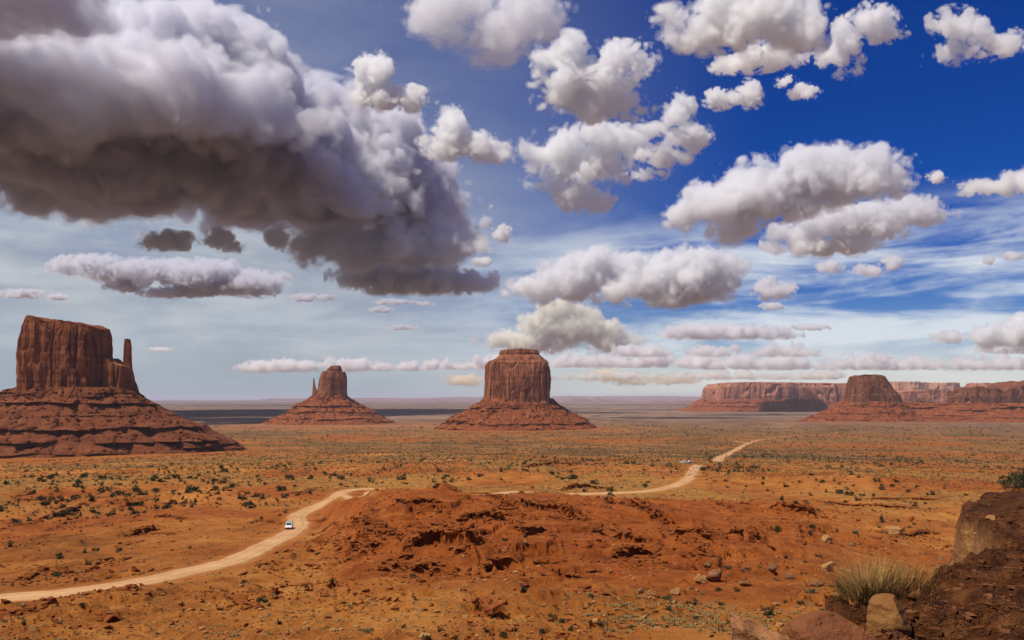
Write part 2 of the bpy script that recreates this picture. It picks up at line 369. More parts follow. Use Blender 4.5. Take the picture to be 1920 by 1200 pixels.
t0 = time.time()
th_f = np.radians(np.arange(-40, 40.001, 0.056)); th_c = np.radians(np.arange(42, 319, 2.5))
TH = np.concatenate([th_f, th_c])
R = [0.6]
while R[-1] < 90000:
    r = R[-1]
    R.append(r*(1.08 if r < 3.5 else 1.009 if r < 34 else 1.0056 if r < 640 else 1.010 if r < 3200 else 1.05))
R = np.array(R)
RR, TT = np.meshgrid(R, TH, indexing='ij')
gx = (RR*np.sin(TT)).ravel(); gy = (RR*np.cos(TT)).ravel()
gz, A = height(gx, gy, True)
nr, nc = RR.shape
ii = np.arange(nr-1)[:, None]*nc; jj = np.arange(nc)[None, :]; j2 = (jj+1) % nc
Q = np.stack([ii+jj, ii+nc+jj, ii+nc+j2, ii+j2], -1).reshape(-1, 4)[:, ::-1]
cap = len(gx); gv = np.stack([gx, gy, gz], 1)
me = mesh_np('ground', gv, Q)
grass = sm(-.25, .35, n2(gx/55+1, gy/55+6, 81)+.5*n2(gx/17, gy/17, 82))*sm(255, 330, gy+18*n2(gx/40, gy/40, 83))*(1-sm(700, 1200, np.hypot(gx, gy)))
sage = sm(420, 900, np.hypot(gx, gy))*np.clip(.72+.85*n2(gx/260, gy/120, 84)+.45*n2(gx/75, gy/60, 184), 0, 1)
redz = A['hill'].copy()
for bx, by, br in BUTTE_SPOTS:
    redz = np.maximum(redz, .65*(1-sm(br*.70, br*1.2, np.hypot(gx-bx, (gy-by))+br*.3*n2(gx/120, gy/120, 85))))
redz = np.maximum(redz, .75*sm(.0, .5, n2(gx/48+4, gy/30+2, 86))*sm(100, 180, gy)*(1-sm(420, 600, gy)))
redz = np.maximum(redz, .75*sm(.15, .5, n2(gx/170+1, gy/110+2, 186)+.35*n2(gx/40, gy/40, 187))*sm(420, 600, gy)*(1-sm(1500, 2200, gy)))
dn_ = hit(smooth_h, 828, 863, 60); dq = np.hypot((gx-dn_[0])/17, (gy-dn_[1])/34)+.35*n2(gx/9, gy/9, 188); dune = 1-sm(.75, 1.05, dq)
grass = grass*(1-dune); redz = redz*(1-dune); A['road'] = np.maximum(A['road'], dune*.95)
sage = np.maximum(sage, .75*sm(560, 800, np.hypot(gx, gy))*sm(.02, .2, gx/np.maximum(gy, 1)))
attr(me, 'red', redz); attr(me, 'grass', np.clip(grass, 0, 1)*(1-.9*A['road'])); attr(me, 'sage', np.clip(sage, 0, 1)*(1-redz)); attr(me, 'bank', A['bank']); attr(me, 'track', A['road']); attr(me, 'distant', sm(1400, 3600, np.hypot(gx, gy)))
m, nt, b = new_mat('desert_ground'); P = position(nt)
def at(nt, n):
    a = nt.nodes.new('ShaderNodeAttribute'); a.attribute_name = n; return a.outputs['Fac']
nbig = noise_n(nt, P, 0.017, 6, 0.66, 0.5); nmid = noise_n(nt, P, 0.16, 6, 0.65); nfine = noise_n(nt, P, 1.1, 6, 0.7); nspk = noise_n(nt, P, 0.42, 3, 0.6)
rs = ramp(nt, [(0.34, (.15, .043, .008)), (0.5, (.33, .112, .020)), (0.66, (.50, .215, .048))])
nt.links.new(math_n(nt, 'ADD', math_n(nt, 'MULTIPLY', nbig, .55), math_n(nt, 'MULTIPLY', nmid, .45)), rs.inputs[0])
rr = ramp(nt, [(0.34, (.12, .025, .005)), (0.5, (.26, .064, .010)), (0.67, (.40, .125, .022))])
nt.links.new(math_n(nt, 'ADD', math_n(nt, 'MULTIPLY', nmid, .55), math_n(nt, 'MULTIPLY', nfine, .45)), rr.inputs[0])
col = mixc(nt, at(nt, 'red'), rs.outputs[0], rr.outputs[0])
rg = ramp(nt, [(0.36, (.14, .062, .014)), (0.52, (.31, .148, .034)), (0.66, (.46, .26, .070))])
nt.links.new(math_n(nt, 'ADD', math_n(nt, 'MULTIPLY', nspk, .6), math_n(nt, 'MULTIPLY', nfine, .4)), rg.inputs[0])
col = mixc(nt, math_n(nt, 'MULTIPLY', at(nt, 'grass'), maprange(nt, nmid, .35, .6, .25, 1.0)), col, rg.outputs[0])
nfar = noise_n(nt, P, 0.011, 7, 0.68); nfar2 = noise_n(nt, mapping(nt, P, (1, 1.0, 1)), 0.05, 5, 0.7)
rf = ramp(nt, [(0.39, (.055, .038, .013)), (0.5, (.15, .074, .022)), (0.63, (.30, .135, .040))])
nt.links.new(math_n(nt, 'ADD', math_n(nt, 'MULTIPLY', nfar, .5), math_n(nt, 'MULTIPLY', nfar2, .5)), rf.inputs[0])
col = mixc(nt, math_n(nt, 'MULTIPLY', at(nt, 'sage'), 1.15, True), col, rf.outputs[0])
rfar = ramp(nt, [(0.36, (.085, .055, .040)), (0.5, (.155, .098, .066)), (0.66, (.28, .17, .11))])  # far plain greyed with distance: haze tone put into its colour
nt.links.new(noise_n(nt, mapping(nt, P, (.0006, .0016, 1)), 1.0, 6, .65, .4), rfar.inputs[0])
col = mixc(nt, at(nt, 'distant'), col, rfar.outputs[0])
rb = ramp(nt, [(0.34, (.028, .009, .003)), (0.5, (.090, .029, .008)), (0.68, (.19, .070, .022))])  # bank soil darkened evenly, in place of a cloud's shadow
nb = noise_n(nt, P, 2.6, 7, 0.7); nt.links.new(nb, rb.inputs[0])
dk = maprange(nt, noise_n(nt, P, .8, 9, .82), .555, .66, 0, .62); col = mixc(nt, dk, col, (.085, .026, .007))
fl = maprange(nt, noise_n(nt, mapping(nt, P, (1, 1, 1), (0, 0, .7)), 1.7, 8, .8), .60, .68, 0, .55); col = mixc(nt, fl, col, (.55, .30, .11))
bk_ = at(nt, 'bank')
rc_ = ramp(nt, [(0.3, (.17, .068, .022)), (0.5, (.33, .155, .056)), (0.7, (.47, .26, .11))]); nt.links.new(noise_n(nt, mapping(nt, P, (.8, .8, 3.0)), 1.3, 6, .65), rc_.inputs[0])
col = mixc(nt, maprange(nt, bk_, .02, .12), col, rc_.outputs[0])
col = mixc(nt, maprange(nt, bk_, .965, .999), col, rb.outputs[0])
col = mixc(nt, math_n(nt, 'MULTIPLY', at(nt, 'track'), .55), col, (.46, .185, .052))
nt.links.new(col, b.inputs['Base Color'])
hb = math_n(nt, 'ADD', math_n(nt, 'MULTIPLY', nfine, .5), math_n(nt, 'MULTIPLY', noise_n(nt, P, 6.0, 5, .7), .25))
bump(nt, b, hb, 1.0, 0.9)
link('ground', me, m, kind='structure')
print('ground', len(gx), round(time.time()-t0, 1))

# ------------------------------------------------------------------ dirt roads (ribbons laid on the graded ground)
m, nt, b = new_mat('pale_dirt_road'); P = position(nt)
r_ = ramp(nt, [(0.3, (.34, .175, .072)), (0.5, (.47, .265, .125)), (0.7, (.58, .36, .19))])
nt.links.new(math_n(nt, 'ADD', math_n(nt, 'MULTIPLY', noise_n(nt, P, .09, 5, .6), .6), math_n(nt, 'MULTIPLY', noise_n(nt, P, .9, 5, .6), .4)), r_.inputs[0])
ac = math_n(nt, 'ABSOLUTE', at(nt, 'across')); ac2 = math_n(nt, 'ADD', ac, math_n(nt, 'MULTIPLY', math_n(nt, 'SUBTRACT', noise_n(nt, P, .25, 3), .5), .35))
rut = math_n(nt, 'MULTIPLY', maprange(nt, math_n(nt, 'ABSOLUTE', math_n(nt, 'SUBTRACT', ac2, .42)), .05, .16, 1, 0), .35)
rc2 = mixc(nt, rut, r_.outputs[0], (.30, .15, .062)); rc3 = mixc(nt, maprange(nt, ac2, .62, 1.0, 0, .8), rc2, (.34, .145, .045))
nt.links.new(rc3, b.inputs['Base Color']); bump(nt, b, noise_n(nt, P, 2.0, 4), .4, .1)
for k, (P_, zz, w) in ROADS.items():
    # resample finely, ragged edges
    s = np.concatenate([[0], np.cumsum(np.hypot(*np.diff(P_, axis=0).T))]); S = np.arange(0, s[-1], max(.8, s[-1]/500))
    px = np.interp(S, s, P_[:, 0]); py = np.interp(S, s, P_[:, 1])
    tx = np.gradient(px); ty = np.gradient(py); L = np.hypot(tx, ty); nx_, ny_ = -ty/L, tx/L
    V = []; cols = 17
    taper = np.clip(np.minimum(S, S[-1]-S)/12+.35, 0, 1) if k in ('spur', 'fork') else np.clip((S[-1]-S)/S[-1]*1.6+.12, 0, 1) if k == 'mid' else 1
    for c in range(cols):
        t = c/(cols-1)*2-1
        wob = (1+.16*n2(S/5, S*0+c//8*7.7, 91)+.08*n2(S/1.7, S*0+c//8*3.1, 92)) if c in (0, 1, cols-2, cols-1) else 1
        x_ = px+nx_*t*w/2*wob*taper; y_ = py+ny_*t*w/2*wob*taper
        V.append(np.stack([x_, y_, height(x_, y_)+.10+.05*(1-t*t)+(0 if k in ('near', 'far') else .2)-(.25 if c in (0, cols-1) else 0)+(.02 if k == 'spur' else 0)], 1))
    V = np.stack(V, 1); n_ = len(S); V = V.reshape(-1, 3)
    i_ = np.arange(n_-1)[:, None]*cols; j_ = np.arange(cols-1)[None]
    Qr = np.stack([i_+j_, i_+cols+j_, i_+cols+j_+1, i_+j_+1], -1).reshape(-1, 4)[:, ::-1]
    me = mesh_np('road', V, Qr, True); attr(me, 'across', np.tile(np.linspace(-1, 1, cols), n_)); link('road', me, m, kind='structure')

# ------------------------------------------------------------------ buttes and mesas
def interp_tab(tab, t):
    tab = np.array(sorted(tab)); return np.interp(t, tab[:, 0], tab[:, 1])
def tower(D, Lt, Rt, top, vbase, depth, seed, na=520, nz=150, flute=1.0, ex=3.2, unit=None, ledge=.5):
    """a cliff-walled column: Lt/Rt = (height fraction, left/right edge px), top = skyline (px column, px row) at distance D"""
    k = D/F; unit = unit or 10.0
    vt = min(v for _, v in top); zb = CZ+(HV-vbase)*k; zt = CZ+(HV-vt)*k
    ncap = 14
    t = np.concatenate([np.linspace(0, 1, nz), np.ones(ncap)]); sc_ = np.concatenate([np.ones(nz), np.linspace(1, 0.02, ncap+1)[1:]])
    th = np.linspace(0, 2*np.pi, na, endpoint=False)
    Lx = interp_tab(Lt, t); Rx = interp_tab(Rt, t)
    cx = (Lx+Rx)/2; ha = (Rx-Lx)/2*k
    c, s = np.cos(th), np.sin(th); rad = (np.abs(c)**ex+np.abs(s)**ex)**(-1/ex)
    ax_ = ha[:, None]*sc_[:, None]*(rad*c)[None]; ay = (ha[:, None]*0+depth*k*.5*(ha/ha.max())[:, None])*sc_[:, None]*(rad*s)[None]
    x0 = (cx-960)[:, None]*k+ax_; y0 = D+ay; z0 = zb+(zt-zb)*t[:, None]+0*ax_
    # fluting: buttresses, joints and blocks, all pushed inwards
    q = n3(x0/(3.2*unit), y0/(3.2*unit), z0/(26*unit), seed); q2 = n3(x0/(1.25*unit)+4, y0/(1.25*unit), z0/(11*unit), seed+1); q3 = n3(x0/(.5*unit), y0/(.5*unit), z0/(3.0*unit), seed+2)
    crack = np.clip(1-np.abs(q2)*5.5, 0, 1); crack2 = np.clip(1-np.abs(q3)*4.5, 0, 1)
    blk = np.floor(3.0*n3(x0/(1.5*unit)+9, y0/(1.5*unit), z0/(7.0*unit), seed+3))/3.0
    strat = n2(z0/(.55*unit)+.3*q, 0*z0+seed*1.3, 33)
    cg = sm(-.3, .35, n3(x0/(6*unit)+2, y0/(6*unit), z0/(9*unit), seed+7))
    blk2 = np.floor(3.0*n3(x0/(.7*unit)+3, y0/(.7*unit), z0/(2.2*unit), seed+9))/3.0
    foot = np.exp(-t/.05)[:, None]
    din = 1.45*np.clip(q+.32, 0, None)+.85*crack*cg+.30*crack2*(1-cg*.5)+.66*(blk+1)*.5+.20*(blk2+1)*.5+.09*ledge*np.sign(strat)*np.abs(strat)**.5-.35*foot*(1+strat)
    din = din*unit*.62*flute
    rr = np.sqrt(ax_**2+ay**2)+1e-6; f_ = np.maximum(1-np.minimum(din, .4*rr)/rr*(sc_[:, None] > .9), .2)
    ax_ = ax_*f_; ay = ay*f_
    x = (cx-960)[:, None]*k+ax_; y = D+ay
    up = interp_tab(top, 960+x*F/D); zs = CZ+(HV-up)*k
    w = sm(.25, 1.0, t)[:, None]
    jag = np.floor(3*n3(x/(1.1*unit)+5, y/(1.1*unit), 0*x, seed+11))/3
    z = z0+(zs-zt)*w-(sm(.86, 1.0, t)[:, None])*unit*.22*flute*(jag+1)*.5
    z = z+(sc_[:, None] < 1)*unit*.10*n3(x/(unit*.8), y/(unit*.8), 0*x, seed+5)
    rows = len(t); V = np.stack([x, y, z], -1).reshape(-1, 3)
    i = np.arange(rows-1)[:, None]*na; j = np.arange(na)[None]; j2 = (j+1) % na
    Qf = np.stack([i+j, i+j2, i+na+j2, i+na+j], -1).reshape(-1, 4)
    return V, Qf
def talus(D, Lt, Rt, cyc, depth, vb, seed, ledges, na=640, nz=230, unit=10., rocks=900, ex=2.15, amp=1.0):
    """the apron under a cliff: Lt/Rt = (px row, px column); ledges = (row, step) hard beds; depth = front-to-back / width"""
    k = D/F
    v = np.linspace(Lt[0][0], vb, nz); Lx = interp_tab(Lt, v); Rx = interp_tab(Rt, v); cx = (Lx+Rx)/2; ha = (Rx-Lx)/2*k
    th = np.linspace(0, 2*np.pi, na, endpoint=False); c, s = np.cos(th), np.sin(th); rad = (np.abs(c)**ex+np.abs(s)**ex)**(-1/ex)
    hd = (ha-ha[0])*depth+cyc*k*.5
    ax_ = ha[:, None]*(rad*c); ay = hd[:, None]*(rad*s)
    x0 = (cx-960)[:, None]*k+ax_; y0 = D+ay; z0 = (CZ+(HV-v)*k)[:, None]+0*ax_
    n = unit*.38*amp*fb3(x0, y0, z0*1.0, 4.0*unit, 6, seed, .60)
    gul = np.clip(1-np.abs(n3(np.cos(th)[None]*6+0*x0, np.sin(th)[None]*6+0*x0, z0/(14*unit), seed+8))*4, 0, 1)
    n = n-gul*unit*.35*amp
    for row, stp in ledges:                  # bench above, cliff below: the radius jumps in at the bed
        vv = v[:, None]+1.1*unit/k/10*n3(x0/(4*unit), y0/(4*unit), 0*x0+row, seed+4)*2
        gate = sm(-.15, .25, n3(x0/(7*unit)+row, y0/(7*unit), 0*x0, seed+6)+.18)*(.65+.6*n3(x0/(1.1*unit)+row, y0/(1.1*unit), 0*x0, seed+12))
        h_ = stp*unit*gate
        n = n+h_*np.exp(-np.clip(row-vv, 0, None)*k/(1.3*unit))*(vv <= row)-.45*h_*np.exp(-np.clip(vv-row, 0, None)*k/(.8*unit))*(vv > row)
    rr = np.sqrt(ax_**2+ay**2); f_ = 1+n/rr
    x = (cx-960)[:, None]*k+ax_*f_; y = D+ay*f_; z = z0+unit*.06*fb3(x0, y0, z0, unit, 3, seed+5)
    V = np.stack([x, y, z], -1).reshape(-1, 3)
    i = np.arange(nz-1)[:, None]*na; j = np.arange(na)[None]; j2 = (j+1) % na
    Qf = np.stack([i+j, i+na+j, i+na+j2, i+j2], -1).reshape(-1, 4)
    rng = np.random.RandomState(seed); tv = V.reshape(nz, na, 3)
    if rocks:
        a = rng.randint(8, nz-10, rocks); jf = rng.randint(na//2, na, rocks)
        c_ = tv[a, jf]; sz = unit*(.04+.16*rng.rand(rocks)**3)
        Vr, Qr = rock_batch(c_, sz, rng)
        Qf = np.concatenate([Qf, Qr+len(V)]); V = np.concatenate([V, Vr])
    return V, Qf
CUBE = np.array([(x, y, z) for x in (-1, 1) for y in (-1, 1) for z in (-1, 1)], float)
CUBEQ = np.array([(0, 1, 3, 2), (4, 6, 7, 5), (0, 4, 5, 1), (2, 3, 7, 6), (0, 2, 6, 4), (1, 5, 7, 3)])
def rock_batch(c, sz, rng, flat=.7):
    n = len(c); s = sz[:, None]*(.6+.8*rng.rand(n, 3)); s[:, 2] *= flat
    a = rng.rand(n)*6.28; tl = rng.randn(n)*.3
    v = CUBE[None]*(1+.45*rng.randn(n, 8, 3)*.5)*s[:, None]
    x = v[..., 0]*np.cos(a)[:, None]-v[..., 1]*np.sin(a)[:, None]; y = v[..., 0]*np.sin(a)[:, None]+v[..., 1]*np.cos(a)[:, None]
    z = v[..., 2]+x*tl[:, None]
    V = np.stack([x, y, z], -1)+c[:, None]
    Qr = (CUBEQ[None]+8*np.arange(n)[:, None, None]).reshape(-1, 4)
    return V.reshape(-1, 3), Qr
def put(name, VQ, mat, root):
    V, Qf = VQ; loc = np.array(root.location); return link(name, mesh_np(name, V-loc, Qf), mat, root)
def spot(u, v, D): return ((u-960)*D/F, D, CZ+(HV-v)*D/F)

# the left mitten
D = 1050
bt = empty('butte', spot(145, 845, D), 'large dark mitten shaped butte with a thin thumb spire at far left', 'butte')
put('rock_tower', tower(D, [(0, 39), (.5, 37), (.7, 40), (.85, 44), (.95, 50), (1, 54)], [(0, 207), (.45, 205), (.55, 202), (.9, 200.5), (1, 198)],
    [(30, 616), (42, 608), (50, 602), (62, 598), (73, 595), (88, 596), (100, 600), (112, 605), (122, 607), (138, 603.5), (155, 605), (172, 608.5), (190, 614), (199, 620), (206, 628)], 742, 120, 3, 760, 230, 1.0, 3.4, 9.0), M['butte_shaded'], bt)
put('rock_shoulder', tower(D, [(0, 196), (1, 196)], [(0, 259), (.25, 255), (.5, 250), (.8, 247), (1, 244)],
    [(190, 684), (199, 677), (203, 672), (210, 671), (216, 675), (222, 680), (230, 684), (240, 686), (252, 694)], 746, 70, 9, 420, 120, .8, 2.8, 7.0), M['butte_shaded'], bt)
put('thumb_spire', tower(D, [(0, 229), (.55, 230), (.9, 231.5), (1, 232)], [(0, 255), (.28, 251), (.6, 248.5), (.9, 248), (1, 246)],
    [(228, 639), (234, 637), (240, 635.5), (245, 637), (250, 641)], 744, 17, 14, 200, 170, .22, 2.6, 5.0), M['butte_shaded'], bt)
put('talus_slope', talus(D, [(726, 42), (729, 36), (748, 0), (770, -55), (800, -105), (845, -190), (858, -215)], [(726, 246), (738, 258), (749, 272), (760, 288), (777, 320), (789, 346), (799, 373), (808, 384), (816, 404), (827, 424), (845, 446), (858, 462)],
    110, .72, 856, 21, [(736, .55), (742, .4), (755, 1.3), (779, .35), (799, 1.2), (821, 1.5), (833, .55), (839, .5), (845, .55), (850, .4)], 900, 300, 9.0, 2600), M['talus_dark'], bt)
# the middle, smaller mitten
D = 2500
bt = empty('butte', spot(625, 794, D), 'small butte with a thin needle on its left side, between the two big buttes', 'butte')
put('rock_tower', tower(D, [(0, 594), (.4, 597), (.85, 600.5), (.95, 602), (1, 604)], [(0, 655), (.3, 654), (.8, 653), (.95, 651.5), (1, 650)],
    [(590, 700), (602, 698), (610, 696), (640, 696), (652, 698), (660, 702)], 750, 60, 33, 480, 130, .62, 3.0, 15), M['butte'], bt)
put('cap_rock', tower(D, [(0, 609), (.5, 610), (1, 612)], [(0, 643), (.6, 642), (1, 640)], [(605, 693), (612, 691), (618, 690), (622, 687), (630, 686), (638, 686), (642, 690)], 699, 30, 35, 200, 40, .4, 2.6, 10), M['butte'], bt)
put('needle_spire', tower(D, [(0, 584), (.5, 585.5), (.8, 586.8), (1, 587)], [(0, 600), (.3, 598), (.5, 594.5), (.7, 591.5), (1, 590)], [(580, 711), (588, 709), (592, 711)], 750, 12, 37, 140, 90, .10, 2.4, 9), M['butte'], bt)
put('talus_slope', talus(D, [(741, 586), (745, 583), (758, 565), (764, 558), (773, 543), (782, 522), (795, 488), (799, 478)], [(741, 652), (748, 657), (759, 674), (769, 692), (778, 707), (785, 722), (790, 734), (799, 752)],
    55, .8, 797, 41, [(762, .5), (771, .55), (776, .4), (783, .45), (788, .4)], 560, 160, 16, 900), M['talus'], bt)
# the central butte
D = 2050
bt = empty('butte', spot(969, 803, D), 'massive blocky butte with a stepped flat cap at the centre of the valley', 'butte')
put('rock_tower', tower(D, [(0, 901), (.35, 903), (.7, 904.5), (.93, 905.5), (.97, 908), (1, 914)], [(0, 1036.5), (.5, 1037), (.8, 1034.5), (.93, 1031), (1, 1027)],
    [(895, 681), (912, 680), (918, 677), (930, 675), (1010, 675), (1022, 677), (1030, 681), (1040, 688)], 756, 115, 51, 760, 190, .95, 3.4, 13), M['butte'], bt)
put('cap_rock', tower(D, [(0, 914), (.5, 922), (1, 934)], [(0, 1029), (.5, 1024), (1, 1014)], [(910, 676), (922, 671), (936, 666), (1012, 666), (1024, 671), (1030, 676)], 681, 98, 53, 520, 40, .55, 3.0, 10), M['butte'], bt)
put('summit_slab', tower(D, [(0, 936), (.4, 935), (1, 937)], [(0, 1012), (.4, 1013.5), (1, 1011)], [(930, 659), (940, 657), (960, 656), (977, 654.5), (990, 656), (1005, 657), (1014, 660)], 668, 60, 57, 360, 36, .55, 3.0, 8), M['butte'], bt)
put('talus_slope', talus(D, [(747, 905), (752, 900), (764, 885), (780, 856), (790, 838), (803, 818), (808, 808)], [(747, 1034), (752, 1038), (766, 1057), (780, 1081), (787, 1094), (792, 1104), (803, 1122), (808, 1132)],
    105, .75, 806, 61, [(764.5, .75), (768, .4), (789, .7), (792, .4), (801, .35)], 760, 220, 13, 1800), M['talus'], bt)
# the blunt butte on the right with its red bench
D = 2750
bt = empty('butte', spot(1630, 795, D), 'rounded brown butte in front of the long mesa on the right', 'butte')
put('rock_tower', tower(D, [(0, 1580), (.4, 1583), (.7, 1585.5), (.9, 1589), (1, 1591)], [(0, 1688), (.25, 1684), (.5, 1676), (.75, 1670), (1, 1660)],
    [(1575, 714), (1586, 711), (1592, 706), (1602, 704.5), (1617, 702), (1640, 702.5), (1652, 706.5), (1660, 711), (1668, 718), (1675, 726), (1690, 731)], 757, 85, 71, 560, 150, .85, 2.9, 17), M['butte_mid'], bt)
put('talus_slope', talus(D, [(752, 1584), (756, 1580), (768, 1553), (780, 1527), (788, 1500), (794, 1470)], [(752, 1684), (755, 1690), (768, 1706), (780, 1722), (794, 1760)], 80, .55, 793, 73, [(762, .3), (774, .3), (784, .3)], 520, 130, 16, 700), M['talus'], bt)
bt = empty('mesa', spot(1850, 790, 3050), 'broken row of dark red cliffs at the right edge of the valley', 'mesa')
D = 3050
put('rock_wall', tower(D, [(0, 1788), (.35, 1791), (.7, 1796), (1, 1800)], [(0, 2120), (1, 2110)],
    [(1785, 742), (1793, 736), (1800, 731), (1806, 726), (1813, 724), (1822, 727), (1828, 733), (1836, 728), (1846, 730), (1852, 735), (1860, 730), (1872, 729), (1878, 734), (1884, 722), (1892, 717), (1906, 713.5), (1920, 716), (1960, 712), (2120, 716)], 762, 120, 81, 900, 120, 1.0, 5.0, 20), M['butte_mid'], bt)
put('red_bench', talus(2900, [(755, 1702), (760, 1694), (768, 1680), (775, 1668), (783, 1630), (790, 1560)], [(755, 2180), (790, 2300)], 190, .5, 789, 83, [(758, .4), (763, 1.0), (769, .8), (776, .5), (781, .4), (785, .4)], 1300, 150, 17, 1500, 4.0), M['talus'], bt)
D = 4600
bt = empty('mesa', spot(1860, 765, D), 'pale flat mesa top showing behind the dark cliffs at right', 'mesa')
put('rock_wall', tower(D, [(0, 1808), (.6, 1815), (1, 1824)], [(0, 1990), (1, 1980)], [(1805, 726), (1818, 722), (1826, 718.5), (1850, 718), (1890, 719), (1990, 719)], 770, 130, 85, 400, 80, .5, 4.0, 26), M['mesa'], bt)
D = 5400
bt = empty('mesa', spot(1470, 772, D), 'long level topped mesa stretching left of the rounded butte', 'mesa')
put('rock_wall', tower(D, [(0, 1320), (.5, 1321.5), (.8, 1324), (1, 1331)], [(0, 1655), (1, 1645)], [(1315, 727), (1330, 720.5), (1345, 719), (1390, 718.5), (1466, 719.5), (1520, 721), (1583, 721), (1660, 722)], 757, 190, 91, 1100, 110, 1.0, 5.5, 30), M['mesa'], bt)
put('upper_bench', tower(5480, [(0, 1345), (1, 1350)], [(0, 1650), (1, 1640)], [(1340, 719), (1352, 717.8), (1400, 717.6), (1470, 718.4), (1560, 719.8), (1650, 720)], 726, 150, 95, 700, 40, .5, 5.5, 22), M['mesa'], bt)
put('talus_slope', talus(D, [(748, 1324), (752, 1317), (760, 1303), (766, 1291), (770, 1275), (774, 1240)], [(748, 1650), (774, 1720)], 180, .45, 772.5, 93, [(755, .3), (762, .3)], 900, 80, 30, 800, 4.5), M['talus'], bt)
D = 4300
bt = empty('mesa', spot(1740, 765, D), 'low brown mesa just right of the rounded butte, under the pink one', 'mesa')
put('rock_wall', tower(D, [(0, 1640), (1, 1650)], [(0, 1800), (.6, 1796), (1, 1790)], [(1640, 735), (1690, 733), (1720, 731), (1745, 730.5), (1760, 733), (1800, 736)], 768, 110, 99, 600, 80, .8, 4.5, 24), M['mesa'], bt)
D = 8200
bt = empty('mesa', spot(1725, 764, D), 'far flat topped mesa glowing pale pink in the sun', 'mesa')
put('rock_wall', tower(D, [(0, 1640), (1, 1650)], [(0, 1789), (.7, 1787), (1, 1785)], [(1640, 716), (1690, 716), (1720, 717.5), (1750, 718), (1790, 717)], 764, 110, 103, 600, 90, 1.0, 4.5, 40), M['mesa_sunlit'], bt)

def ridge(top, D, vb, thick, seed, mat):
    k = D/F; us = np.arange(top[0][0], top[-1][0], 1.2); tv = interp_tab(top, us)+.35*n2(us/6, us*0, seed)+.5*n2(us/23, us*0, seed+1)
    tv = np.minimum(tv, vb-.2); rows = [(0, 1.0), (.35, .62), (.6, .55), (.75, .12), (1.0, 0.0)]
    V = []
    for hgt, off in rows:
        y = D-off*thick*.5+thick*.06*n2(us/9+hgt, us*0, seed+2)
        V.append(np.stack([(us-960)*k, y, CZ+(HV-(vb+(tv-vb)*hgt))*k], 1))
    V.append(np.stack([(us-960)*k, us*0+D+thick, CZ+(HV-tv)*k], 1)); V.append(np.stack([(us-960)*k, us*0+D+thick*1.4, CZ+(HV-(vb+0*tv))*k], 1))
    n = len(us); nr_ = len(V); V = np.concatenate(V)
    i = np.arange(nr_-1)[:, None]*n; j = np.arange(n-1)[None]
    Qf = np.stack([i+j, i+j+1, i+n+j+1, i+n+j], -1).reshape(-1, 4)
    link('hills', mesh_np('hills', V, Qf), mat, kind='structure')
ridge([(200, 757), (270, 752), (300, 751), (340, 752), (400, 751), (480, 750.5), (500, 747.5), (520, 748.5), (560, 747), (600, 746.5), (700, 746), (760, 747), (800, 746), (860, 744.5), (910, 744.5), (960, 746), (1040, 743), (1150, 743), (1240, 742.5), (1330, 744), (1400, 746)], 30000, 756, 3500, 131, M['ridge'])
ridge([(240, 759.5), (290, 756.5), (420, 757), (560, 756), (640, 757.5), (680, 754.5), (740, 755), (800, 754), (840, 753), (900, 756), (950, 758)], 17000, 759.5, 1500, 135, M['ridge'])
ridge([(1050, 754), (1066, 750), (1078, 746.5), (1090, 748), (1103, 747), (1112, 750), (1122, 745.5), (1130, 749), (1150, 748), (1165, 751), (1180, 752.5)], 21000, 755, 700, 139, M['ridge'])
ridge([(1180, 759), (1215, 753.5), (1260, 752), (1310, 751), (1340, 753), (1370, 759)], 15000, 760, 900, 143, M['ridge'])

# ------------------------------------------------------------------ clouds: closed bodies of scattering droplets, flat bases at one height
CLOUD_ALT = 1300.0
def billow(shape, d, lam, lmin, seed, gain=.64):
    """isotropic lumps in octave bands, rounded outwards; shape = grid, d = cell size, lam = largest lump"""
    g = np.random.RandomState(seed); n = np.zeros(shape, np.float32); pad = [int(2*((s_+3)//2)) for s_ in shape]
    K = np.sqrt(sum((k**2) for k in np.meshgrid(np.fft.fftfreq(pad[0], d[0]), np.fft.fftfreq(pad[1], d[1]), np.fft.rfftfreq(pad[2], d[2]), indexing='ij'))).astype(np.float32)
    Wn = np.fft.rfftn(g.randn(*pad).astype(np.float32)).astype(np.complex64); a = 1.0; o = 0; lk = np.log(np.maximum(K, 1e-9))
    while lam > lmin and o < 7:
        b_ = np.fft.irfftn(Wn*np.exp(-((lk-math.log(.62/lam))/.42)**2), s=pad).astype(np.float32)[:shape[0], :shape[1], :shape[2]]
        b_ /= b_.std()+1e-9; n += a*(b_*.55 if o in (0, 5, 6) else (np.abs(b_)-.75)*.95); a *= gain; lam *= .5; o += 1
    return n
